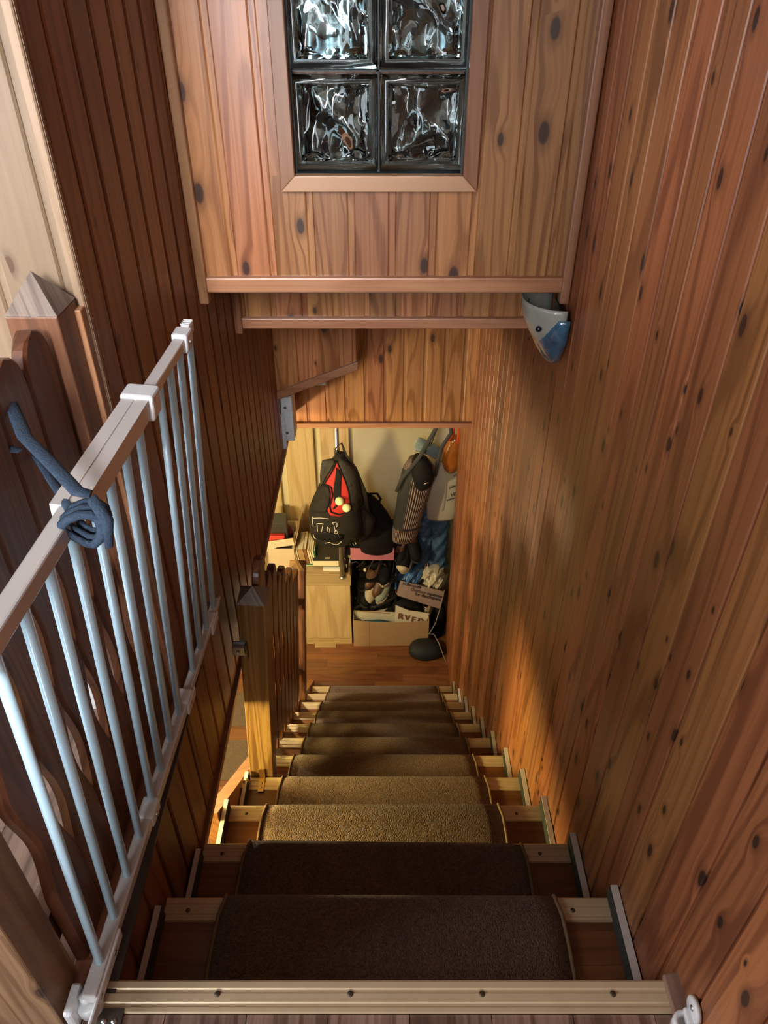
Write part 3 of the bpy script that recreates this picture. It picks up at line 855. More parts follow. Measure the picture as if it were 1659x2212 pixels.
# scarf tied round the gate's top rail and the landing balustrade
sc = empty('knotted_scarf', PZ(165, 1065, .84)); tag(sc, 'twisted blue-grey jersey strip tying the gate rail to the landing balustrade', 'fabric strip')
o0 = sc.location.copy()
zz = .845
def rel(l): return [Vector(q)-o0 for q in l]
a0 = PZ(168, 1062, zz); a1 = PZ(110, 1000, .86); a2 = PZ(55, 945, .87); a3 = PY(0, 885, .37)
far = Vector((-.545, a3.y-.02, .875))
MB().tube(rel([a0+Vector((.015, 0, -.004)), a0, a1, a2, Vector((-.500, a2.y+.06, .885)), far]), [.008, .010, .010, .010, .010, .009], 10, .45).build('long_strand', SCARF, sc)
MB().tube(rel([a0+Vector((-.02, .006, -.03)), PZ(120, 1050, .80), PZ(70, 975, .80), Vector((-.497, a2.y+.02, .84)), Vector((-.545, a3.y-.03, .84))]), [.006, .006, .006, .006, .006], 8, .5).build('lower_strand', SCARF, sc)
for dy, rr_ in ((-.020, .006), (-.008, .007), (.006, .006)):
    c0 = Vector((a0.x+.010, a0.y+dy, .812))
    lp = []
    for k in range(13):
        a = 2*pi*k/12
        lp.append(c0 + Vector((-.008+cos(a)*.024, .006*sin(a*2), sin(a)*.022-.010)))
    MB().tube(rel(lp), rr_, 8, .8, cap=False).build('loop', SCARF, sc)
MB().tube(rel([a0+Vector((.02, -.012, 0)), a0+Vector((.036, -.020, -.030)), a0+Vector((.034, -.030, -.062))]), [.008, .009, .006], 8, .6).build('loose_end', SCARF, sc)

# ------------------------------------------------------------------ wall lamp
wl_ = empty('wall_lamp', (wr(1.36)-.001, 1.36, .60)); tag(wl_, 'unlit shell-shaped wall lamp of cloudy and blue glass on the right wall', 'lamp')
ALAB = plain('alabaster_glass', (.36, .36, .31), .35, nscale=14, namp=.25, coat=.5)
BLUEG = plain('blue_glass', (.05, .12, .20), .18, nscale=30, namp=.5, coat=1.0)
def shell(rad, proj, zt, zb, sk, mat, nm, r0=0):
    mb = MB(); vs_ = []; n = 20; m_ = 14
    for i in range(m_+1):
        t = i/m_
        z = zt+(zb-zt)*t
        s_ = (1-t**1.9)**.75 if t < 1 else 0.0
        for j in range(n+1):
            a = pi*j/n
            vs_.append((-sin(a)*proj*s_ - .004, cos(a)*rad*s_, z - sk*(-cos(a))*(1-t)*.0))
    fs_ = [(i*(n+1)+j, i*(n+1)+j+1, (i+1)*(n+1)+j+1, (i+1)*(n+1)+j) for i in range(m_) for j in range(n)]
    mb.add(vs_, fs_, True)
    o = mb.build(nm, mat, wl_); m2 = o.modifiers.new('s', 'SOLIDIFY'); m2.thickness = .004; return o
shell(.118, .088, .050, -.118, 0, BLUEG, 'blue_glass')
o = shell(.100, .098, .075, -.080, 0, ALAB, 'cloudy_glass'); o.location = (-.010, -.016, .0)
MB().box(-.012, 0, -.05, .05, -.08, .05).build('wall_plate', SCREW, wl_)
MB().lathe([(0, .006), (.006, .005), (.008, 0), (.008, -.004)], (0, 0, 0), 12).build('knob', plain('knob_black', (.01, .012, .02), .2), wl_, (-.075, -.085, .018), (0, R(-90), R(50)))
MB().tube([(-.01, 0, 0), (-.07, 0, .0)], .005, 8).build('arm', STEEL, wl_)

# pale painted box and tag on the left wall
bx = empty('meter_box', (-.468, 2.46, -.30)); tag(bx, 'chipped white junction box with bluish daylight in its colour, low on the left wall', 'box')
MB().box(0, .052, -.0, .12, -.115, .115).build('box_body', WHITELIT, bx, bevel=.004)
MB().box(-.004, .014, -.012, .0, -.155, .03).build('side_cover', WHITELIT, bx, bevel=.002)
for q in (-.07, .06): MB().lathe([(0, .0015), (.006, .0015), (.007, 0)], (0, 0, 0), 10).build('screw', SCREW, bx, (.02, -.002, q), (R(90), 0, 0))
p = PY(690, 822, 2.80)
o = MB().box(-.035, .03, 0, .045, -.03, .03).build('white_plug', WHITELIT, None, (p.x, 2.806, p.z), bevel=.002); tag(o, 'small pale box on the lower bulkhead under the angled panel', 'box')

# ------------------------------------------------------------------ hall furniture and clutter
ZC = -2.007
cb = empty('oak_cabinet', (-.6, 3.27, ZF)); tag(cb, 'low light oak cabinet at the far end of the hall', 'cabinet')
def rb(parent, x0, x1, y0, y1, z0, z1, mat, nm, bev=.0015):
    l = parent.location
    return MB().box(x0-l.x, x1-l.x, y0-l.y, y1-l.y, z0-l.z, z1-l.z).build(nm, mat, parent, bevel=bev)
rb(cb, -1.15, -.232, 3.285, 3.76, ZF+.03, ZC-.03, OAK, 'carcass')
rb(cb, -1.15, -.226, 3.268, 3.78, ZC-.03, ZC, OAKX, 'top')
for (a, b_) in ((-1.148, -.902), (-.898, -.602), (-.598, -.233)): rb(cb, a, b_, 3.268, 3.285, ZF+.055, ZC-.034, OAK, 'door')
rb(cb, -1.15, -.232, 3.262, 3.285, ZF, ZF+.050, OAKX, 'plinth')
o = MB().box(-.50, -.35, 3.225, 3.262, ZF, ZF+.006).build('floor_wedge', OAKX); tag(o, 'thin oak offcut lying against the cabinet plinth', 'offcut')
# pale board on the cabinet top
p0 = PZ(640, 1228, ZC); 
bdp = MB().prism([(-.66, 3.35), (-.235, 3.335), (-.236, 3.50), (-.64, 3.52)], 2, ZC, ZC+.012).build('pale_board', OAKX); tag(bdp, 'pale board lying on the cabinet top under the books', 'board')
# chrome pole
pl = empty('chrome_pole', (-.286, 3.315, ZC)); tag(pl, 'vertical steel pole rising from the cabinet top, hook carrying the backpack', 'pole')
MB().lathe([(0, 0), (.022, 0), (.024, .006), (.018, .014), (.0125, .018)], (0, 0, 0), 20).build('base_collar', STEEL, pl)
MB().tube([(0, 0, .01), (0.001, 0, 1.43)], .0160, 16).build('tube', STEEL, pl)
hk = MB(); hk.lathe([(.0195, -.014), (.0195, .014)], (0, 0, 1.02), 16); hk.tube([(0, -.014, 1.02), (0, -.04, 1.01), (0, -.05, 1.03)], .006, 8)
hk.build('hook', STEEL, pl)

# carton with its flap, left on the cabinet
cx = empty('carton', (-.72, 3.52, ZC)); tag(cx, 'open light brown carton on the left end of the cabinet', 'box')
Q = .30; 
yF = 3.42
pa = PY(577, 1216, yF); pb = PY(638, 1216, yF)
xa, xb = pa.x, pb.x
def rel_box(parent, *a): return rb(parent, *a)
rb(cx, xa, xb, yF, yF+.006, ZC, ZC+.17, CARDL, 'front_panel')
rb(cx, xb-.006, xb, yF+.006, 3.74, ZC, ZC+.17, CARDL, 'side_panel')
rb(cx, xa, xa+.006, yF+.006, 3.74, ZC, ZC+.17, CARDL, 'side_panel')
rb(cx, xa, xb, 3.734, 3.74, ZC, ZC+.17, CARDL, 'back_panel')
rb(cx, xa+.006, xb-.006, yF+.006, 3.734, ZC, ZC+.004, CARDL, 'bottom')
MB().box(0, xb-xa+.01, 0, .004, 0, .052).build('front_flap', CARDL, cx, (xa-cx.location.x, yF-cx.location.y, .168), (R(-14), R(-10), 0))
MB().box(0, .004, 0, .30, 0, .15).build('side_flap', CARD, cx, (xb-cx.location.x, yF+.004-cx.location.y, .17), (0, R(14), 0))
text('lettering', 'CLASSICAL', .013, WHITE, cx, (xa+.01-cx.location.x, yF-.004-cx.location.y, .198), (R(78), R(-10), 0))
text('lettering', 'adapo', .018, WHITE, cx, (xa+.035-cx.location.x, yF-.004-cx.location.y, .174), (R(78), R(-10), 0))
def item(nm, lab, cat, parts, loc, rot=(0,0,0), group=None):
    r_ = empty(nm, loc, rot); tag(r_, lab, cat, group)
    for pn, mb, mat, bv in parts: mb.build(pn, mat, r_, bevel=bv)
    return r_
# things inside the carton
item('dark_box', 'dark grey box with a teal band, upright in the carton', 'box', [('lid', MB().box(-.055, .055, -.05, .05, .13, .24), plain('dark_grey', (.05, .05, .042), .5), .002), ('base', MB().box(-.053, .053, -.048, .048, 0, .13), plain('teal_card', (.10, .19, .17), .5), .002)], (xa+.085, 3.60, ZC+.10), (R(12), 0, .06))
item('red_box', 'small bright red box in the front of the carton', 'box', [('body', MB().box(-.055, .055, -.02, .02, 0, .06), plain('red_card', (.62, .03, .02), .45), .002), ('label_patch', MB().box(-.045, .045, -.0215, -.02, .01, .045), plain('red_patch', (.7, .08, .05), .4), 0)], (xa+.075, 3.485, ZC+.175), (R(-10), 0, 0))
o = MB().loft([(0, 0, 0, .05, .05), (0, 0, .05, .055, .05), (0, 0, .10, .045, .04), (0, 0, .115, .02, .02)], 16, 2, .03).build('maroon_pouch', plain('maroon', (.13, .008, .04), .6), None, (xb-.085, 3.63, ZC+.10)); tag(o, 'maroon pouch standing inside the carton on the right', 'pouch')
o = MB().loft([(0, 0, 0, .10, .05), (0, 0, .05, .11, .055), (0, 0, .09, .08, .04), (0, 0, .10, .04, .02)], 18, 2.4, .05).build('dark_cloth', plain('dark_brown_cloth', (.035, .018, .012), .8), None, ((xa+xb)/2+.04, 3.54, ZC+.02)); tag(o, 'crumpled dark cloth filling the bottom of the carton', 'cloth')
# small things by the left wall end
item('black_umbrella', 'black folded thing standing by the left wall end on the cabinet', 'umbrella', [('cloth', MB().tube([(0, 0, 0), (.02, 0, .08), (.035, 0, .17)], [.012, .016, .006], 10), BLACK2, 0), ('tip', MB().tube([(0, 0, -.01), (0, 0, .01)], .005, 8), PLW, 0)], (xa-.035, 3.36, ZC+.01))
o = MB().tube([(0, 0, 0), (.05, -.01, .0015), (.12, -.035, 0)], .003, 6).build('brown_cord', BROWNL, None, (xa+.10, 3.37, ZC+.003)); tag(o, 'short brown cord lying on the cabinet in front of the carton', 'cord')
# patterned cloth between carton and books
o = MB().loft([(0, 0, 0, .018, .10), (0, 0, .1, .02, .10), (0.004, 0, .19, .016, .09), (0.004, 0, .205, .008, .05)], 18, 3, .07).build('patterned_pouch', plain('leopard', (.16, .10, .05), .8, nscale=60, namp=.5), None, (xb+.012, 3.57, ZC+.0)); tag(o, 'dark patterned pouch squeezed between the carton and the books', 'pouch')
# row of books leaning, spines up
bxs = PY(640, 1224, 3.44).x
rows = [(.024, TAN, .235, .15, 'tan hardback, leftmost of the upright books'), (.010, PAPER, .215, .14, 'thin pale booklet, second of the upright books'), (.040, TAN, .225, .155, 'thick tan book in the middle of the upright row'),
        (.022, BROWNC, .235, .15, 'red-brown book right of the thick tan one'), (.014, PAPER, .215, .14, 'pale book just right of the red-brown one'), (.012, PAPER, .212, .14, 'slim pale book, third from the right of the row'),
        (.016, PAPER, .21, .14, 'pale book leaning second from the right end'), (.009, GREENC, .20, .14, 'thin dark green book at the right end of the row')]
x = bxs
for (t, m_, hh, dp, lab) in rows:
    hh *= .56; dp = .13
    r_ = empty('book', (x, 3.43, ZC+.028), (0, R(-8), 0)); tag(r_, lab, 'book', 'upright books on the cabinet')
    MB().box(.0012, t-.0012, .003, dp+.07, .002, hh-.002).build('pages', PAPER, r_)
    MB().box(0, t, 0, .004, 0, hh).box(0, .0014, 0, dp+.073, 0, hh).box(t-.0014, t, 0, dp+.073, 0, hh).build('cover', m_ if m_ is not PAPER else plain('cream_cover', (.66, .56, .38), .6), r_)
    x += t + .0012
endx = x
def flatbook(lab, x0, x1, y0, y1, z0, z1, mat, rot=0, col=None):
    c_ = Vector(((x0+x1)/2, (y0+y1)/2, z0)); hx, hy, h = (x1-x0)/2, (y1-y0)/2, z1-z0
    r_ = empty('book', c_, (0, 0, rot)); tag(r_, lab, 'book')
    MB().box(-hx+.002, hx-.002, -hy+.002, hy-.003, .002, h-.002).build('pages', PAPER, r_)
    MB().box(-hx, hx, -hy, hy, 0, .002).box(-hx, hx, -hy, hy, h-.002, h).box(-hx, hx, hy-.003, hy, 0, h).build('cover', mat, r_)
    return r_
flatbook('green flat book lying under the upright books', bxs-.0, endx+.02, 3.42, 3.62, ZC+.012, ZC+.027, GREENC)
k0 = PY(677, 1226, 3.40); k1 = PY(733, 1226, 3.40)
flatbook('thin white booklet lying under the black book', k1.x-.11, k1.x+.045, 3.375, 3.55, ZC+.012, ZC+.022, WHITE)
flatbook('pale folder lying on the board under the black book', endx-.02, k1.x+.09, 3.42, 3.62, ZC+.0225, ZC+.030, CARDW, .02)
bb = flatbook('thick black book lying flat in front of the pole', k0.x, k1.x, 3.395, 3.70, ZC+.032, ZC+.085, BOOKB)
MB().box(-.030, .030, .02, .055, .0531, .0545).build('cover_label', plain('label_sage', (.42, .42, .28), .5), bb)
MB().box(-.010, .010, .028, .048, .0546, .0556).build('cover_emblem', plain('emblem_green', (.05, .14, .08), .5), bb)
text('lettering', 'AEG', .016, PIPING, bb, (-.004, -.130, .0535), (0, 0, 0))
MB().box(-.008, .028, -.134, -.114, .0530, .0534).build('title_patch', plain('title_patch', (.20, .18, .14), .5), bb)
o = MB().lathe([(0, .014), (.012, .012), (.018, .004), (.016, 0), (0, 0)], (0, 0, 0), 14).build('shell_trinket', plain('shell_orange', (.50, .26, .12), .5, nscale=80, namp=.4), None, (PZ(642, 1231, ZC).x, PZ(642, 1231, ZC).y, ZC+.001)); tag(o, 'small orange and white trinket at the edge of the cabinet', 'trinket')

# ---- backpack hanging on the pole (rings described by outline)
def secs(rows, y):
    out = []
    for (cx_, py, hw, dep, *dy) in rows:
        yy = y + (dy[0] if dy else 0)
        c_ = PY(cx_, py, yy); out.append((c_.x, c_.y, c_.z, M(cx_, py, yy, hw), dep))
    return out
YB = 3.20
bp = empty('open_backpack', PY(733, 975, YB)); tag(bp, 'unzipped black backpack with red lining hanging from the steel pole', 'backpack')
ob = bp.location.copy()
def relS(l): return [(a-ob.x, b_-ob.y, c_-ob.z, d, e) for a, b_, c_, d, e in l]
rowsB = [(728, 1172, 26, .05), (724, 1163, 46, .08), (727, 1150, 56, .10), (727, 1125, 58, .11), (725, 1100, 57, .11), (727, 1080, 52, .10), (731, 1058, 46, .085), (735, 1035, 40, .07), (736, 1015, 33, .06), (735, 1000, 26, .05), (735, 988, 14, .035), (735, 978, 7, .02)]
body = MB().loft(relS(secs(rowsB, YB)), 36, 2.3, .018)
bodo = body.build('body', BLACK, bp)
bvh_v = [Vector(v)+ob for v in body.v]
BV = BVHTree.FromPolygons(bvh_v, body.f)
def hit(bv, px, py, lift=.003):
    d = ray(px, py).normalized(); h = bv.ray_cast(O, d)
    if h[0] is None: return None
    return h[0] - d*lift
def zpt(u, v, ox=640, oy=940, s_=6.9125): return (ox+u/s_, oy+v/s_)
def surf_line(bv, pts, r, nm, mat, parent, zoomarg=None, lift=.003, closed=False, flat=1.0):
    out = []
    if closed: pts = list(pts)+[pts[0]]
    for a, b_ in zip(pts, pts[1:]):
        for k in range(4):
            t = k/4
            q = (a[0]+(b_[0]-a[0])*t, a[1]+(b_[1]-a[1])*t)
            h = hit(bv, *zpt(*q), lift)
            if h: out.append(h)
    h = hit(bv, *zpt(*pts[-1]), lift)
    if h: out.append(h)
    if len(out) < 2: return None
    return MB().tube([q-parent.location for q in out], r, 6, flat).build(nm, mat, parent)
def surf_patch(bv, pts, nm, mat, parent, lift=.006, n=6):
    # polygon pushed on to the surface as a fan of rings, thin but solid
    c_ = (sum(p[0] for p in pts)/len(pts), sum(p[1] for p in pts)/len(pts))
    vs_ = []; fs_ = []
    m_ = len(pts)
    for i in range(n+1):
        t = i/n
        for p in pts:
            q = (c_[0]+(p[0]-c_[0])*t, c_[1]+(p[1]-c_[1])*t)
            h = hit(bv, *zpt(*q), lift)
            if h is None: h = PY(*zpt(*q), parent.location.y)
            vs_.append(h-parent.location)
    for i in range(n):
        for k in range(m_): fs_.append((i*m_+k, i*m_+(k+1) % m_, (i+1)*m_+(k+1) % m_, (i+1)*m_+k))
    mb = MB(); mb.add(vs_, fs_, True); o = mb.build(nm, mat, parent)
    m2 = o.modifiers.new('s', 'SOLIDIFY'); m2.thickness = .002; m2.offset = 1
    return o
surf_patch(BV, [(605, 395), (650, 480), (700, 560), (750, 690), (795, 850), (820, 1080), (770, 1160), (650, 1215), (510, 1195), (470, 1120), (515, 980), (510, 830), (425, 715), (480, 600), (550, 500)], 'red_lining', RED, bp, .005)
surf_patch(BV, [(600, 480), (680, 560), (670, 780), (665, 1000), (570, 1000), (560, 780), (585, 640)], 'inner_divider', BLACK2, bp, .010, 4)
surf_patch(BV, [(395, 370), (530, 350), (585, 390), (520, 500), (450, 610), (395, 720), (365, 760), (360, 600), (370, 450)], 'left_flap', CHECK, bp, .012, 5)
surf_patch(BV, [(650, 330), (790, 420), (890, 480), (920, 640), (960, 800), (1000, 1000), (900, 1120), (820, 1100), (800, 900), (750, 720), (700, 580), (640, 430)], 'right_panel', CHECK, bp, .012, 5)
surf_patch(BV, [(385, 740), (480, 760), (515, 880), (490, 1040), (440, 1160), (260, 1160), (200, 1080), (260, 930), (340, 810)], 'side_pocket', BLACK, bp, .016, 5)
surf_line(BV, [(600, 390), (560, 500), (490, 620), (420, 730), (520, 780), (545, 900), (500, 1060), (520, 1150), (640, 1190), (780, 1150), (815, 1090), (790, 860), (740, 690), (680, 560), (625, 430)], .0045, 'zip', BLACK2, bp, lift=.014)
surf_line(BV, [(640, 1015), (560, 1100)], .006, 'inner_seam', BLACK2, bp, lift=.01)
FR = [[(250, 1210), (262, 1240), (350, 1235), (490, 1248)], [(248, 1225), (245, 1290), (258, 1370)], [(325, 1445), (312, 1320), (405, 1320), (380, 1450)],
      [(470, 1370), (500, 1400), (508, 1450), (492, 1475), (475, 1430), (466, 1372)], [(600, 1300), (540, 1310), (565, 1335), (580, 1400), (590, 1440)], [(612, 1310), (612, 1365), (598, 1372)],
      [(570, 1440), (600, 1420), (625, 1450), (600, 1480), (570, 1450)], [(590, 1470), (640, 1480)], [(340, 1535), (370, 1558), (425, 1553)], [(620, 1500), (665, 1498)], [(258, 1480), (270, 1530), (300, 1550)],
      [(430, 1615), (500, 1600), (560, 1630), (620, 1635), (680, 1590)]]
for l in FR: surf_line(BV, l, .0017, 'white_outline', PIPING, bp, lift=.004)
surf_patch(BV, [(270, 1470), (420, 1440), (580, 1480), (700, 1490), (690, 1560), (560, 1600), (420, 1580), (290, 1540)], 'front_pocket_flap', BLACK2, bp, .014, 4)
sp0 = PY(733, 968, YB+.06)
MB().tube([PY(715, 1003, YB)-ob, PY(725, 985, YB)-ob, sp0+Vector((-.02, .0, .0))-ob, sp0+Vector((.015, .0, .035))-ob, PY(748, 985, YB)-ob, PY(765, 1010, YB)-ob, PY(786, 1060, YB+.02)-ob, PY(795, 1110, YB+.03)-ob], [.014, .013, .008, .007, .012, .018, .018, .016], 8, .5).build('strap', CHECK, bp)
MB().loft([( c_[0]-ob.x, c_[1]-ob.y, c_[2]-ob.z, c_[3], c_[4]) for c_ in secs([(775, 1165, 14, .03, .03), (783, 1145, 24, .05, .03), (785, 1120, 26, .055, .03), (775, 1100, 18, .04, .03), (768, 1090, 8, .02, .03)], YB)], 18, 2, .06).build('side_pouch', BLACK, bp)
for (a, b_, r_, lab) in ((650, 985, 9.5, 'pale green tennis ball inside the open backpack, upper one'), (755, 1085, 8.5, 'pale ball lower right inside the open backpack')):
    h = hit(BV, *zpt(a, b_), .022)
    o = MB().loft([(0, 0, -sin(t)*.027, max(.001, cos(t)*.027), max(.001, cos(t)*.027)) for t in [(-pi/2)+pi*k/10 for k in range(10, -1, -1)]], 18).build('tennis_ball', TENNIS, None, h); tag(o, lab, 'ball', 'balls inside the backpack')
# ---- black rucksack behind, on the pink box
YK = 3.42
bg = empty('black_rucksack', PY(815, 1160, YK)); tag(bg, 'plain black rucksack with a top loop leaning behind the open backpack', 'backpack')
ok = bg.location.copy()
rw = [(815, 1186, 34, .07), (815, 1180, 42, .09), (815, 1160, 44, .10), (812, 1135, 40, .09), (807, 1110, 32, .07), (800, 1090, 24, .055), (794, 1075, 16, .04), (790, 1066, 7, .02)]
MB().loft([(a-ok.x, b_-ok.y, c_-ok.z, d, e) for a, b_, c_, d, e in secs(rw, YK)], 24, 2.3, .012).build('body', BLACK2, bg)
MB().tube([PY(795, 1076, YK)-ok, PY(800, 1066, YK)-ok, PY(815, 1066, YK)-ok, PY(823, 1078, YK)-ok, PY(818, 1086, YK)-ok], .009, 8, .5).build('carry_loop', BLACK2, bg)
MB().tube([PY(818, 1090, YK)-ok, PY(835, 1115, YK+.01)-ok, PY(848, 1150, YK+.02)-ok, PY(853, 1180, YK+.02)-ok], .014, 8, .5).build('shoulder_strap', BLACK2, bg)
MB().tube([PY(788, 1127, YK-.11)-ok, PY(791, 1130, YK-.11)-ok], .004, 6).build('white_tab', WHITE, bg)

# ---- pink shoe box
YP = 3.36
pk0 = PY(758, 1209, YP); pk1 = PY(851, 1211, YP)
zp = pk0.z
ppt = PY(758, 1184, YP).z
pk = empty('pink_shoe_box', (pk0.x, YP, zp)); tag(pk, 'open shoe box with a pink front holding dark shoes', 'box')
W_ = pk1.x-pk0.x; Hh = ppt-zp
MB().prism([(0, 0), (W_, -.004), (W_+.003, Hh-.006), (W_*.66, Hh-.008), (W_*.3, Hh-.004), (0, Hh)], 1, 0, .004).build('front_panel', PINK, pk)
MB().box(0, .003, .004, .30, 0, Hh).build('side_panel', BLACK2, pk)
MB().box(W_-.003, W_, .004, .30, 0, Hh+.02).build('side_panel', BLACK2, pk)
MB().box(0, W_, .297, .30, 0, Hh+.02).build('back_panel', BLACK2, pk)
MB().box(0.003, W_-.003, .004, .297, 0, .004).build('bottom', BLACK2, pk)
MB().box(W_*.70, W_, -.001, .012, Hh, Hh+.003).build('rim_edge', plain('pink_edge', (.5, .3, .3), .6), pk)

# ---- shoes
def make_shoe(name, upper, sole, inner, L=.27, Wd=.095, H1=.085, toecap=None, lace=None, open_=True):
    r_ = empty(name)
    # local: toe at +y, heel at 0 ; z up ; the rings are vertical slices so build directly
    n = 14; m_ = 14; vs_ = []; fs_ = []
    for i in range(m_+1):
        t = i/m_
        wv = Wd/2*(.62+.38*sin(pi*min(1, t*.75+.12))) * (1-max(0, (t-.78)/.22)**2.4*.85) * (1-max(0, (.06-t)/.06)*.4)
        hh = H1*(1.0 if t < .42 else 1-.52*((t-.42)/.58)**.8) * (1-max(0, (t-.86)/.14)**2*.6)
        for k in range(n+1):
            a = pi*k/n
            vs_.append((cos(a)*wv, t*L, .020+abs(sin(a))**.7*hh))
    for i in range(m_):
        for k in range(n):
            if open_ and .08 < (i+.5)/m_ < .52 and n*.27 < k+.5 < n*.73: continue
            fs_.append((i*(n+1)+k, i*(n+1)+k+1, (i+1)*(n+1)+k+1, (i+1)*(n+1)+k))
    mb = MB(); mb.add(vs_, fs_, True)
    o = mb.build('upper', upper, r_); q = o.modifiers.new('s', 'SOLIDIFY'); q.thickness = .005
    # sole
    pts = []
    for i in range(m_+1):
        t = i/m_; wv = Wd/2*1.06*(.62+.38*sin(pi*min(1, t*.75+.12))) * (1-max(0, (t-.78)/.22)**2.4*.85)*(1-max(0, (.06-t)/.06)*.4)
        pts.append((wv, t*L*1.02-.003))
    pts = pts + [(-a, b_) for a, b_ in pts[::-1]]
    MB().prism(pts, 2, 0, .024).build('sole', sole, r_, bevel=.003)
    MB().prism([(a*.86, .02+b_*.5) for a, b_ in pts], 2, .025, .030).build('insole', inner, r_)
    if toecap:
        mb = MB(); vv = []
        for i in range(6):
            t = .80+.2*i/5
            wv = Wd/2*1.03*(.62+.38*sin(pi*min(1, t*.75+.12))) * (1-max(0, (t-.78)/.22)**2.4*.85)
            hh = 1.05*H1*(1-.52*((t-.42)/.58)**.8) * (1-max(0, (t-.86)/.14)**2*.6)
            for k in range(n+1):
                a = pi*k/n; vv.append((cos(a)*wv, t*L, .020+abs(sin(a))**.7*hh))
        mb.add(vv, [(i*(n+1)+k, i*(n+1)+k+1, (i+1)*(n+1)+k+1, (i+1)*(n+1)+k) for i in range(5) for k in range(n)], True)
        o = mb.build('toe_cap', toecap, r_); q = o.modifiers.new('s', 'SOLIDIFY'); q.thickness = .003
    if lace:
        for k in range(4):
            yy = L*(.52+.06*k); zz_ = .020+H1*(1-.52*max(0, (yy/L-.42)/.58)**.8)+.003
            MB().tube([(-.018, yy, zz_-.004), (0, yy+.004, zz_), (.018, yy, zz_-.004)], .0025, 6).build('lace', lace, r_)
    return r_
def place(o, px, py, y, rot, lab, cat='shoe', group='shoes piled at the end of the hall'):
    e = Euler([R(a) for a in rot], 'XYZ'); p = PY(px, py, y) - e.to_matrix() @ Vector((0, .12, .05)); o.location = p; o.rotation_euler = e; tag(o, lab, cat, group); return o
place(make_shoe('shoe', BLACK2, SOLEW, BLACK2, lace=PIPING), 780, 1180, 3.44, (0, 0, 105), 'black shoe with a white sole at the left of the pink box')
place(make_shoe('shoe', BROWNL, SOLED, BLACK2), 838, 1180, 3.46, (5, 0, 80), 'dark brown shoe at the right of the pink box')
place(make_shoe('canvas_shoe', BLACK2, SOLEW, BLACK2, toecap=BEIGEL, L=.20, Wd=.098), 871, 1212, 3.40, (-38, 8, 158), 'black shoe with a big beige toe cap sticking out right of the pink box')
place(make_shoe('sandal', BLACK2, SOLED, ORANGE, L=.24), 870, 1182, 3.46, (-30, 0, 165), 'dark sandal with orange straps under the striped bag, left one', 'sandal')
place(make_shoe('sandal', BLACK2, SOLED, ORANGE, L=.24), 893, 1178, 3.47, (-30, 0, 200), 'dark sandal with orange straps under the striped bag, right one', 'sandal')
# rack with shelves
xr0, xr1 = pk0.x-.005, PY(858, 1300, 3.40).x
rk = empty('shoe_rack', ((xr0+xr1)/2, 3.55, ZF)); tag(rk, 'narrow black shoe rack crammed with shoes beside the cabinet', 'rack')
rb(rk, xr0, xr0+.010, 3.40, 3.70, ZF, zp-.003, BLACK2, 'side_panel')
rb(rk, xr1-.006, xr1, 3.40, 3.70, ZF, zp-.003, BLACK2, 'side_panel')
shz = [ZF+.20, ZF+.34, ZF+.48]
for z_ in shz: rb(rk, xr0+.01, xr1-.006, 3.40, 3.70, z_-.010, z_, BLACK2, 'shelf')
rb(rk, xr0, xr1, 3.38, 3.70, zp-.012, zp-.002, BLACK2, 'top_shelf')
SH = [
 (BLACK2, SOLED, BLACK2, None, None, 782, 1238, 3.50, (-20, 6, 176), 'black shoe with a pale disc, upper left of the rack'),
 (BROWNL, SOLED, BLACK2, None, None, 806, 1236, 3.50, (-15, -5, 160), 'dark brown ankle shoe in the upper middle of the rack'),
 (BLACK2, SOLEW, BLACK2, None, None, 834, 1228, 3.50, (-18, 0, 168), 'black slip-on with a pale rim, upper right of the rack'),
 (BROWNL, SOLEW, BEIGEL, None, None, 792, 1262, 3.47, (-38, 20, 200), 'brown sandal with a beige sole in the middle of the rack'),
 (BEIGEL, SOLEW, BEIGEL, None, None, 803, 1268, 3.44, (-50, -20, 190), 'beige striped sandal standing on edge mid rack'),
 (GREYSH, SOLEW, BLACK2, None, PIPING, 831, 1266, 3.46, (-22, 0, 150), 'grey-green trainer on the right of the rack'),
 (BLACK2, SOLED, ORANGE, None, None, 781, 1275, 3.44, (-30, 0, 210), 'dark shoe with an orange tongue at the left of the rack'),
 (BLACK2, SOLED, ORANGE, None, BLACK2, 828, 1284, 3.44, (-12, 6, 115), 'black trainer with orange lining, lower right of the rack'),
 (BLACK2, SOLED, BLACK2, None, STEEL, 784, 1288, 3.43, (-10, 0, 110), 'large black shoe at the lower left of the rack'),
 (BLACK2, SOLEW, BLACK2, None, None, 812, 1304, 3.42, (-4, 0, 100), 'black low shoe with a grey sole at the bottom of the rack'),
]
SH += [
 (BLACK2, SOLED, BROWNL, None, BROWNL, 795, 1222, 3.56, (-10, 0, 100), 'dark shoe at the very top of the rack under the pink box'),
 (BLACK2, SOLED, BLACK2, None, None, 842, 1246, 3.54, (-15, 0, 175), 'black shoe pressed against the right side of the rack, high'),
 (BROWNL, SOLED, ORANGE, None, None, 820, 1252, 3.47, (-35, 15, 140), 'brown shoe with a rust lining in the centre of the rack'),
 (BLACK2, SOLEW, BLACK2, None, PIPING, 802, 1284, 3.47, (-20, 0, 190), 'black trainer with pale laces in the lower middle of the rack'),
 (BLACK2, SOLED, BLACK2, None, None, 845, 1300, 3.46, (-15, 0, 170), 'black shoe at the lower right edge of the rack'),
]
for (u, s_, i_, tcp, lc, px, py, y, rot, lab) in SH:
    place(make_shoe('shoe', u, s_, i_, toecap=tcp, lace=lc, L=.25, Wd=.092, H1=.075), px, py, y, rot, lab)
h = PY(789, 1231, 3.335)
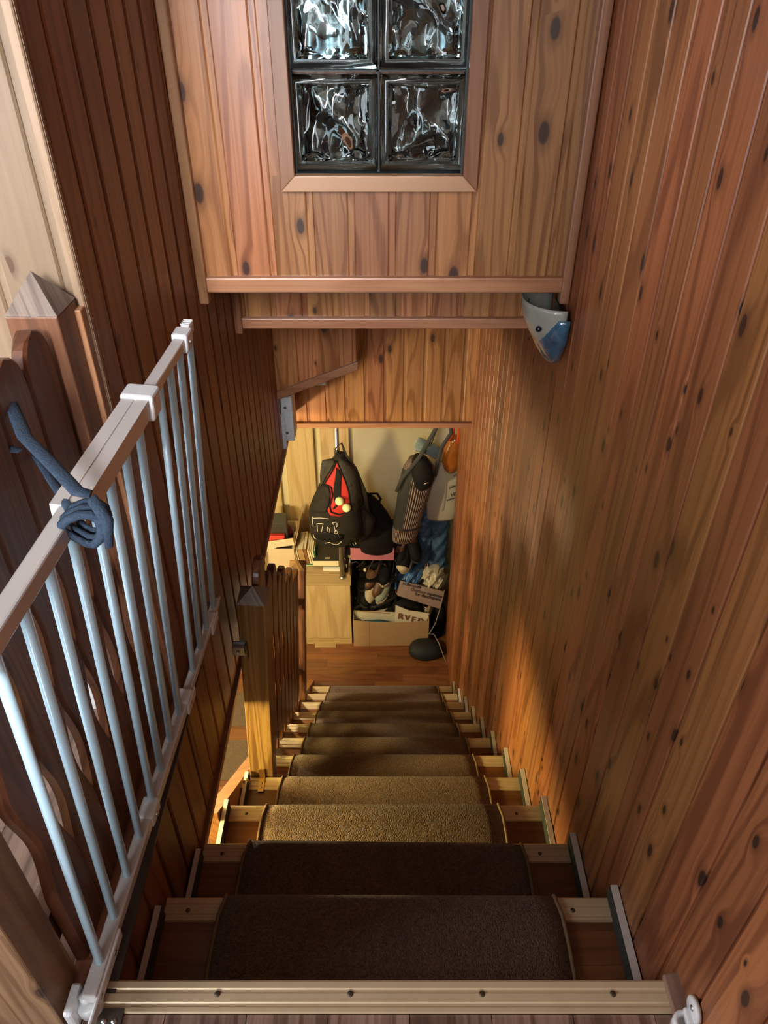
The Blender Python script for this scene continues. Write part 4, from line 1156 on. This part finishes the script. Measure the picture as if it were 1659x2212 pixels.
o = MB().lathe([(0, .004), (.012, .004), (.014, 0), (0, 0)], (0, 0, 0), 16, sx=.8).build('pale_disc', SOLEW, None, h, (R(60), 0, 0)); tag(o, 'pale oval heel patch facing out of the upper shoes', 'disc')
# black cable tangle
o = MB().tube([PY(757, 1217, 3.36), PY(770, 1213, 3.34), PY(779, 1219, 3.33), PY(770, 1226, 3.34), PY(786, 1214, 3.33)], .0035, 6).build('cable', STRAP); tag(o, 'thin dark cable draped under the pink box', 'cable')
# dark patterned umbrella between pole and rack
item('folded_umbrella', 'dark folded umbrella with white marks beside the pole', 'umbrella', [('cloth', MB().tube([(0, 0, 0), (.005, .02, .12), (-.02, .05, .26)], [.012, .022, .020], 12), plain('aubergine', (.02, .008, .012), .7), 0),
    ('white_mark', MB().tube([(.008, -.018, .05), (.004, -.014, .075)], .003, 6), PIPING, 0), ('white_mark', MB().tube([(.0, -.010, .11), (-.006, -.006, .125)], .003, 6), PIPING, 0)], (-.262, 3.365, ZC+.013))

# ---- white lidded tray and cardboard box in front
xf0, xf1 = PY(765, 1395, 3.24).x, PY(925, 1395, 3.24).x
zb_top = PY(765, 1342, 3.24).z
cd = empty('cardboard_box', (xf0, 3.24, ZF)); tag(cd, 'large open brown cardboard box on the hall floor', 'box')
BWd = xf1-xf0; BH = zb_top-ZF
bbm = MB()
pts = [(0, 0), (BWd, .006), (BWd, BH+.0)] + [(BWd*(1-k/8), BH+.002 - .016*sin(pi*k/8)) for k in range(1, 8)] + [(0, BH+.004)]
MB().prism(pts, 1, 0, .006).build('front_panel', CARD, cd)
MB().box(BWd*.21, BWd*.214, -.001, .001, .004, BH-.006).build('front_crease', plain('crease', (.25, .15, .075), .9), cd)
MB().box(0, .005, .006, .15, 0, BH).build('side_panel', CARD, cd)
MB().box(BWd-.005, BWd, .006, .15, .0, BH).build('side_panel', CARD, cd)
MB().box(0, BWd, .145, .15, 0, BH-.12).build('back_panel', CARD, cd)
MB().box(.005, BWd-.005, .006, .145, 0, .005).build('bottom', CARD, cd)
tr0 = PY(763, 1340, 3.33); tr1 = PY(857, 1342, 3.33); trt = PY(763, 1319, 3.33)
tr = empty('white_tray', (tr0.x+.004, 3.33, tr0.z)); tag(tr, 'white card lid standing in the cardboard box on the left', 'box')
MB().prism([(0, -.04), (tr1.x-tr0.x, -.04), (tr1.x-tr0.x, trt.z-tr0.z-.02), (0, trt.z-tr0.z)], 1, 0, .004).build('front_panel', CARDW, tr)
MB().box(tr1.x-tr0.x-.004, tr1.x-tr0.x, .004, .06, -.04, trt.z-tr0.z-.02).build('side_panel', CARDW, tr)
MB().prism([(0.006, trt.z-tr0.z-.003), (.26, trt.z-tr0.z-.03), (.26, trt.z-tr0.z-.022), (.006, trt.z-tr0.z+.006)], 1, -.004, .0).build('torn_edge', CARD, tr)
c_ = PY(830, 1346, 3.28)
o = MB().loft([(0, 0, -.05, .13, .03), (0, 0, -.012, .13, .032), (0, 0, .004, .10, .025), (0, 0, .010, .05, .012)], 24, 2.4, .05).build('teal_cloth', TEALC, None, (c_.x-.06, c_.y+.005, c_.z)); tag(o, 'dark teal cloth bundled in the cardboard box', 'cloth')
# RVED carton flap
f0, f1, f2, f3 = PY(855, 1310, 3.31), PY(928, 1326, 3.31), PY(918, 1346, 3.29), PY(853, 1349, 3.29)
rv = empty('printed_carrier', f3); tag(rv, 'white card with brown capital letters RVED in the right of the cardboard box', 'card')
bv_ = [f3-f3, f2-f3+Vector((.0, 0, -.03)), f1-f3, PY(900, 1321, 3.31)-f3, PY(884, 1319, 3.31)-f3, f0-f3+Vector((.0, 0, .012)), ]
mb = MB(); n_ = len(bv_); mb.add([tuple(v) for v in bv_] + [(v.x, v.y+.004, v.z) for v in bv_], [tuple(range(n_)), tuple(range(n_, 2*n_))[::-1]] + [(i, (i+1) % n_, n_+(i+1) % n_, n_+i) for i in range(n_)])
mb.build('sheet', plain('card_white_bright', (.70, .64, .50), .7), rv)
for ch, u, v_, sz in (('R', 755, 1252, .066), ('V', 848, 1270, .063), ('E', 940, 1294, .060), ('D', 1028, 1310, .056)):
    q = PY(740+u/6.38, 1140+v_/6.38, 3.285)
    text('lettering', ch, sz, INKR, rv, q-rv.location, (R(78), R(9), 0))
# shoe box with outdoor print
g = [PY(867, 1255, 3.40), PY(960, 1278, 3.40), PY(951, 1315.5, 3.345), PY(860, 1287, 3.345)]
kb = empty('printed_shoe_box', g[3]); tag(kb, 'tilted mauve-brown shoe box with black outdoor-equipment print', 'box')
ex = (g[1]-g[0]); ez = (g[0]-g[3]); nrm = ex.cross(ez).normalized()
if nrm.y < 0: nrm = -nrm
dpt = nrm*.10
v_ = [g[3], g[2], g[1], g[0]]; v_ = [q-g[3] for q in v_]; v_ += [q+dpt for q in v_]
mb = MB(); mb.add([tuple(q) for q in v_], [(0,1,2,3),(7,6,5,4),(0,4,5,1),(1,5,6,2),(2,6,7,3),(3,7,4,0)])
mb.build('body', CARDG, kb, bevel=.0015)
lid = [q*1.0 for q in v_[:4]]
mb = MB(); top = [v_[3], v_[2], v_[6], v_[7]]; up_ = ez.normalized()*.004
mb.add([tuple(q) for q in top]+[tuple(q+up_) for q in top], [(0,1,2,3),(7,6,5,4),(0,4,5,1),(1,5,6,2),(2,6,7,3),(3,7,4,0)])
mb.build('lid', plain('lid_dark', (.10, .07, .05), .6), kb)
exn = ex.normalized(); ezn = ez - exn*ez.dot(exn); ezn.normalize()
fn = exn.cross(ezn)
MX = Matrix((exn, ezn, fn)).transposed().to_euler()
def ktext(s_, u, v2, size):
    q = exn*u + ezn*v2 + fn*(.0012 if fn.y < 0 else .0012)
    text('lettering', s_, size, INK, kb, q, MX, .0003)
LW = ex.length; LH = ez.dot(ezn)
ktext('KILIMANJARO', .010, LH*.80, .022)
ktext('Outdoor equipment', LW*.24, LH*.54, .031)
ktext('for discoverers.', LW*.36, LH*.32, .031)
bear = MB()
bp_ = [(0, 0), (.004, 0), (.006, .006), (.016, .006), (.018, 0), (.022, 0), (.024, .008), (.028, .010), (.027, .014), (.022, .016), (.012, .018), (.003, .014), (0, .008)]
bear.prism(bp_, 2, 0, .0006); bear.build('bear_mark', INK, kb, exn*.118+ezn*LH*.82+fn*.001, MX)
# shoe in front of it and black bag under
place(make_shoe('shoe', BEIGEL, SOLEW, BLACK2, lace=PIPING, L=.2, Wd=.075, H1=.06), 918, 1318, 3.42, (-30, 0, 150), 'off-white shoe sticking out under the printed shoe box')
o = MB().loft([(a, b_, c_, d, e) for a, b_, c_, d, e in secs([(885, 1345, 30, .05), (885, 1330, 36, .07), (880, 1310, 34, .06), (875, 1296, 22, .04)], 3.42)], 18, 2.2, .04).build('black_pouch', BLACK2, None); tag(o, 'black bag squashed under the printed shoe box', 'bag')
# crumpled bags
def crumple(nm, lab, rows_, y, mat, jit=.10, n=26, e=2.0, cat='bag', sub=1):
    s_ = secs(rows_, y); o0_ = Vector((s_[0][0], s_[0][1], s_[0][2]))
    # refine rings
    fine_ = []
    for a, b_ in zip(s_, s_[1:]):
        for k in range(8): fine_.append(tuple(a[j]+(b_[j]-a[j])*k/8 for j in range(5)))
    fine_.append(s_[-1])
    mb = MB().loft([(a[0]-o0_.x, a[1]-o0_.y, a[2]-o0_.z, a[3], a[4]) for a in fine_], n, e, 0)
    rnd = random.Random(hash(nm) % 1000 if False else len(lab)*7)
    ph = [rnd.uniform(0, 6) for _ in range(6)]
    vv = []
    for (X, Y, Z) in mb.v:
        f = sin(X*70+ph[0]+Z*30)*sin(Z*85+ph[1])+.6*sin(X*150+Y*90+ph[2])*sin(Z*140+ph[3])
        vv.append((X+f*jit*.10, Y+f*jit*.16, Z+f*jit*.04))
    mb.v = vv
    o = mb.build(nm, mat, None, o0_); tag(o, lab, cat); return o
crumple('blue_film_bag', 'crumpled blue plastic bag lying right of the shoe rack', [(878, 1262, 8, .03), (880, 1254, 24, .06), (886, 1243, 30, .08), (890, 1228, 27, .07), (893, 1216, 14, .04)], 3.50, BLUEP, .24, 60)
crumple('white_film_bag', 'crumpled cream plastic bag above the printed shoe box', [(942, 1270, 10, .03), (940, 1262, 20, .06), (937, 1245, 26, .07), (934, 1230, 22, .06), (930, 1222, 10, .03)], 3.50, WHITEP, .20, 60)
crumple('blue_garment', 'blue garment hanging in the corner, left length', [(908, 1216, 14, .03), (910, 1208, 19, .045), (915, 1180, 19, .045), (920, 1150, 17, .045), (921, 1120, 15, .04), (925, 1090, 12, .03)], 3.56, DENIM, .10, 40)
crumple('blue_garment', 'blue garment hanging in the corner, right length with a crumpled hem', [(948, 1228, 16, .03), (947, 1220, 21, .05), (946, 1200, 20, .05), (949, 1160, 20, .05), (951, 1130, 20, .05), (955, 1090, 16, .04), (958, 1050, 10, .03)], 3.56, DENIM, .10, 40)

# ---- hanging rail (just behind the lower bulkhead) with bags
hr = empty('coat_rail', (.30, 3.36, -.66)); tag(hr, 'dark coat rail high in the corner carrying the hanging bags', 'rail')
MB().tube([(-.20, 0, 0), (.30, 0, 0)], .010, 10).build('bar', STRAP, hr)
for q in (-.18, .28): MB().tube([(q, 0, 0), (q, 0, .10)], .006, 8).build('bracket', STRAP, hr)
YS = 3.36
# striped bag
def stripes():
    m, nt, b = newmat('striped_cloth')
    tc = N(nt, 'ShaderNodeTexCoord'); sp_ = N(nt, 'ShaderNodeSeparateXYZ'); nt.links.new(tc.outputs['UV'], sp_.inputs[0])
    s_ = math_(nt, 'FRACT', math_(nt, 'MULTIPLY', sp_.outputs[0], 46.0))
    st_ = math_(nt, 'LESS_THAN', s_, .30)
    # stripes on the front right half and everywhere on the bottom band and collar
    side = math_(nt, 'GREATER_THAN', sp_.outputs[0], .70)
    bot = math_(nt, 'MAXIMUM', math_(nt, 'LESS_THAN', sp_.outputs[1], .26), math_(nt, 'GREATER_THAN', sp_.outputs[1], .80))
    msk = math_(nt, 'MAXIMUM', side, bot)
    seam = math_(nt, 'LESS_THAN', math_(nt, 'ABSOLUTE', math_(nt, 'SUBTRACT', sp_.outputs[1], .27)), .012)
    f = math_(nt, 'MULTIPLY', math_(nt, 'MULTIPLY', st_, msk), math_(nt, 'SUBTRACT', 1.0, seam))
    base = mix(nt, msk, (.020, .018, .015), (.016, .008, .009))
    c = mix(nt, f, base, (.40, .28, .20))
    nt.links.new(c, b.inputs['Base Color']); b.inputs['Roughness'].default_value = .8
    return m
STR = stripes()
sb = empty('striped_bag', PY(900, 1000, YS)); tag(sb, 'long dark bag with pinkish pinstripes hanging on grey straps', 'bag')
os_ = sb.location.copy()
rw = [(870, 1166, 22, .05), (873, 1160, 26, .065), (876, 1148, 28, .07), (880, 1125, 29, .07), (886, 1100, 31, .07), (893, 1070, 34, .075), (898, 1045, 35, .075), (902, 1022, 35, .075), (905, 1008, 33, .07), (905, 998, 26, .06), (904, 990, 20, .05)]
mb = MB().loft([(a-os_.x, b_-os_.y, c_-os_.z, d, e) for a, b_, c_, d, e in secs(rw, YS)], 48, 2.2, .010); SBV = BVHTree.FromPolygons([Vector(v)+os_ for v in mb.v], mb.f)
mb.build('body', STR, sb)
zs3 = lambda u, v: (820+u/6.145, 900+v/6.145)
def patch3(bv, pts, nm, mat, parent, lift=.006, n=5):
    global zpt
    old = zpt; zpt = lambda u, v: zs3(u, v)
    o = surf_patch(bv, pts, nm, mat, parent, lift, n); zpt = old; return o
mo_ = secs([(911, 1056, 8, .03), (913, 1048, 19, .05), (914, 1030, 24, .06), (912, 1008, 23, .055), (908, 992, 17, .045), (905, 984, 9, .03)], YS-.05)
MB().loft([(a-os_.x, b_-os_.y, c_-os_.z, d, e) for a, b_, c_, d, e in mo_], 22, 2, .04).build('dark_contents', BLACK2, sb)
q0 = PY(945, 921, YS-.02); q1 = PY(905, 990, YS-.09); q2 = PY(868, 1035, YS-.09); q3 = PY(857, 1062, YS-.06)
MB().tube([Vector((q0.x+.03, YS, -.655))-os_, q0-os_, q1-os_, q2-os_, q3-os_], [.012, .013, .013, .013, .010], 8, .35).build('strap', STRAP, sb)
MB().tube([Vector((.37, YS, -.655))-os_, PY(975, 935, YS-.02)-os_, PY(955, 965, YS-.03)-os_, PY(945, 1000, YS-.03)-os_, PY(940, 1030, YS-.02)-os_], [.012, .013, .012, .011, .009], 8, .4).build('strap', STRAP, sb)
MB().tube([PY(916, 1046, YS-.14)-os_, PY(926, 1042, YS-.14)-os_], .004, 8).build('clasp', STEEL, sb)
# cotton tote
tb = empty('cotton_tote', PY(955, 1060, 3.47)); tag(tb, 'natural cotton tote with black handwriting-style print, against the wall edge', 'bag')
ot = tb.location.copy()
rw = [(950, 1122, 24, .018), (952, 1117, 30, .025), (956, 1095, 33, .030), (960, 1060, 35, .035), (964, 1030, 35, .035), (966, 1008, 33, .030), (967, 1000, 31, .026)]
mb = MB().loft([(a-ot.x, b_-ot.y, c_-ot.z, d, e) for a, b_, c_, d, e in secs(rw, 3.47)], 30, 3, .03); TBV = BVHTree.FromPolygons([Vector(v)+ot for v in mb.v], mb.f)
mb.build('body', COTTON, tb)
MB().tube([PY(940, 1003, 3.44)-ot, PY(962, 960, 3.44)-ot, PY(976, 932, 3.42)-ot, Vector((.40, 3.37, -.66))-ot], .011, 8, .35).build('handle', COTTON, tb)
MB().tube([PY(957, 1003, 3.42)-ot, PY(964, 1035, 3.425)-ot, PY(962, 1065, 3.425)-ot, PY(955, 1105, 3.43)-ot], .0022, 6).build('seam', COTTON, tb)
for s_, px, py, sz in (('Join us', 971, 1056, .026), ('HINTA', 975, 1073, .036), ('essi-n', 965, 1083, .024), ('info', 980, 1030, .02)):
    h = hit(TBV, px, py, .022)
    if h is None: h = PY(px, py, 3.42)
    text('lettering', s_, sz, INK, tb, h-ot, (R(80), R(-14), R(10)))
# amber bag
ab = empty('amber_bag', PY(975, 980, 3.42)); tag(ab, 'glossy amber plastic bag with red handles above the cotton tote', 'bag')
oa = ab.location.copy()
rw = [(974, 1018, 10, .03), (975, 1010, 17, .045), (976, 995, 22, .05), (978, 980, 23, .05), (980, 965, 20, .04), (983, 952, 15, .03), (985, 940, 9, .02)]
MB().loft([(a-oa.x, b_-oa.y, c_-oa.z, d, e) for a, b_, c_, d, e in secs(rw, 3.42)], 24, 2, .05).build('body', AMBER, ab)
MB().tube([PY(972, 952, 3.40)-oa, PY(980, 938, 3.38)-oa, Vector((.42, 3.37, -.66))-oa], [.010, .009, .008], 8, .5).build('handle', REDB, ab)
MB().tube([PY(990, 958, 3.37)-oa, PY(992, 940, 3.37)-oa, Vector((.44, 3.37, -.66))-oa], [.014, .012, .008], 8, .6).build('handle', REDB, ab)
# fluffy roll
fr_ = empty('fluffy_roll', PY(918, 966, 3.56)); tag(fr_, 'rolled grey-teal fluffy cloth behind the striped bag', 'roll')
of = fr_.location.copy()
MB().tube([PY(899, 958, 3.50)-of, PY(905, 960, 3.50)-of, PY(930, 970, 3.53)-of, PY(946, 980, 3.55)-of], [.030, .052, .050, .045], 16, .85).build('roll', FLUFF, fr_)
MB().tube([PY(900, 972, 3.47)-of, PY(896, 978, 3.46)-of, PY(900, 986, 3.46)-of, PY(907, 990, 3.47)-of], .003, 6).build('cord', COTTON, fr_)
MB().tube([PY(930, 965, 3.53)-of, PY(945, 925, 3.45)-of, Vector((.27, 3.37, -.66))-of], .004, 6).build('hanger_loop', STRAP, fr_)

# ---- floor corner: black shoes, cable, dark garments
fb = PZ(917, 1415, ZF)
o = MB().loft([(0, 0, 0, .118, .075), (0, 0, .03, .125, .085), (-.004, 0, .065, .115, .075), (-.01, .01, .09, .08, .05), (-.01, .01, .098, .03, .02)], 24, 2.3, .03).build('black_bag', plain('blue_black', (.010, .012, .016), .7), None, (fb.x+.01, fb.y+.02, ZF)); tag(o, 'dark soft bag lying on the hall floor beside the right wall', 'bag')
o = MB().loft([(.385, 3.42, ZF, .060, .10), (.395, 3.42, ZF+.08, .06, .10), (.405, 3.44, ZF+.17, .045, .09), (.41, 3.46, ZF+.22, .03, .05)], 20, 2.3, .03).build('dark_coat', BLACK2, None); tag(o, 'black coat slumped in the corner right of the cardboard box', 'coat')
cbp = [PY(961, 1275, 3.36), PY(951, 1315, 3.30), PY(941, 1347, 3.22), PY(927, 1370, 3.215), PY(938, 1370, 3.19), PY(948, 1388, 3.14), PY(958, 1415, 3.07), PY(966, 1436, 3.03)]
o = MB().tube(cbp, .0032, 6).build('cable', plain('grey_cable', (.28, .26, .22), .5)); tag(o, 'thin grey cable hanging down beside the cardboard box', 'cable')
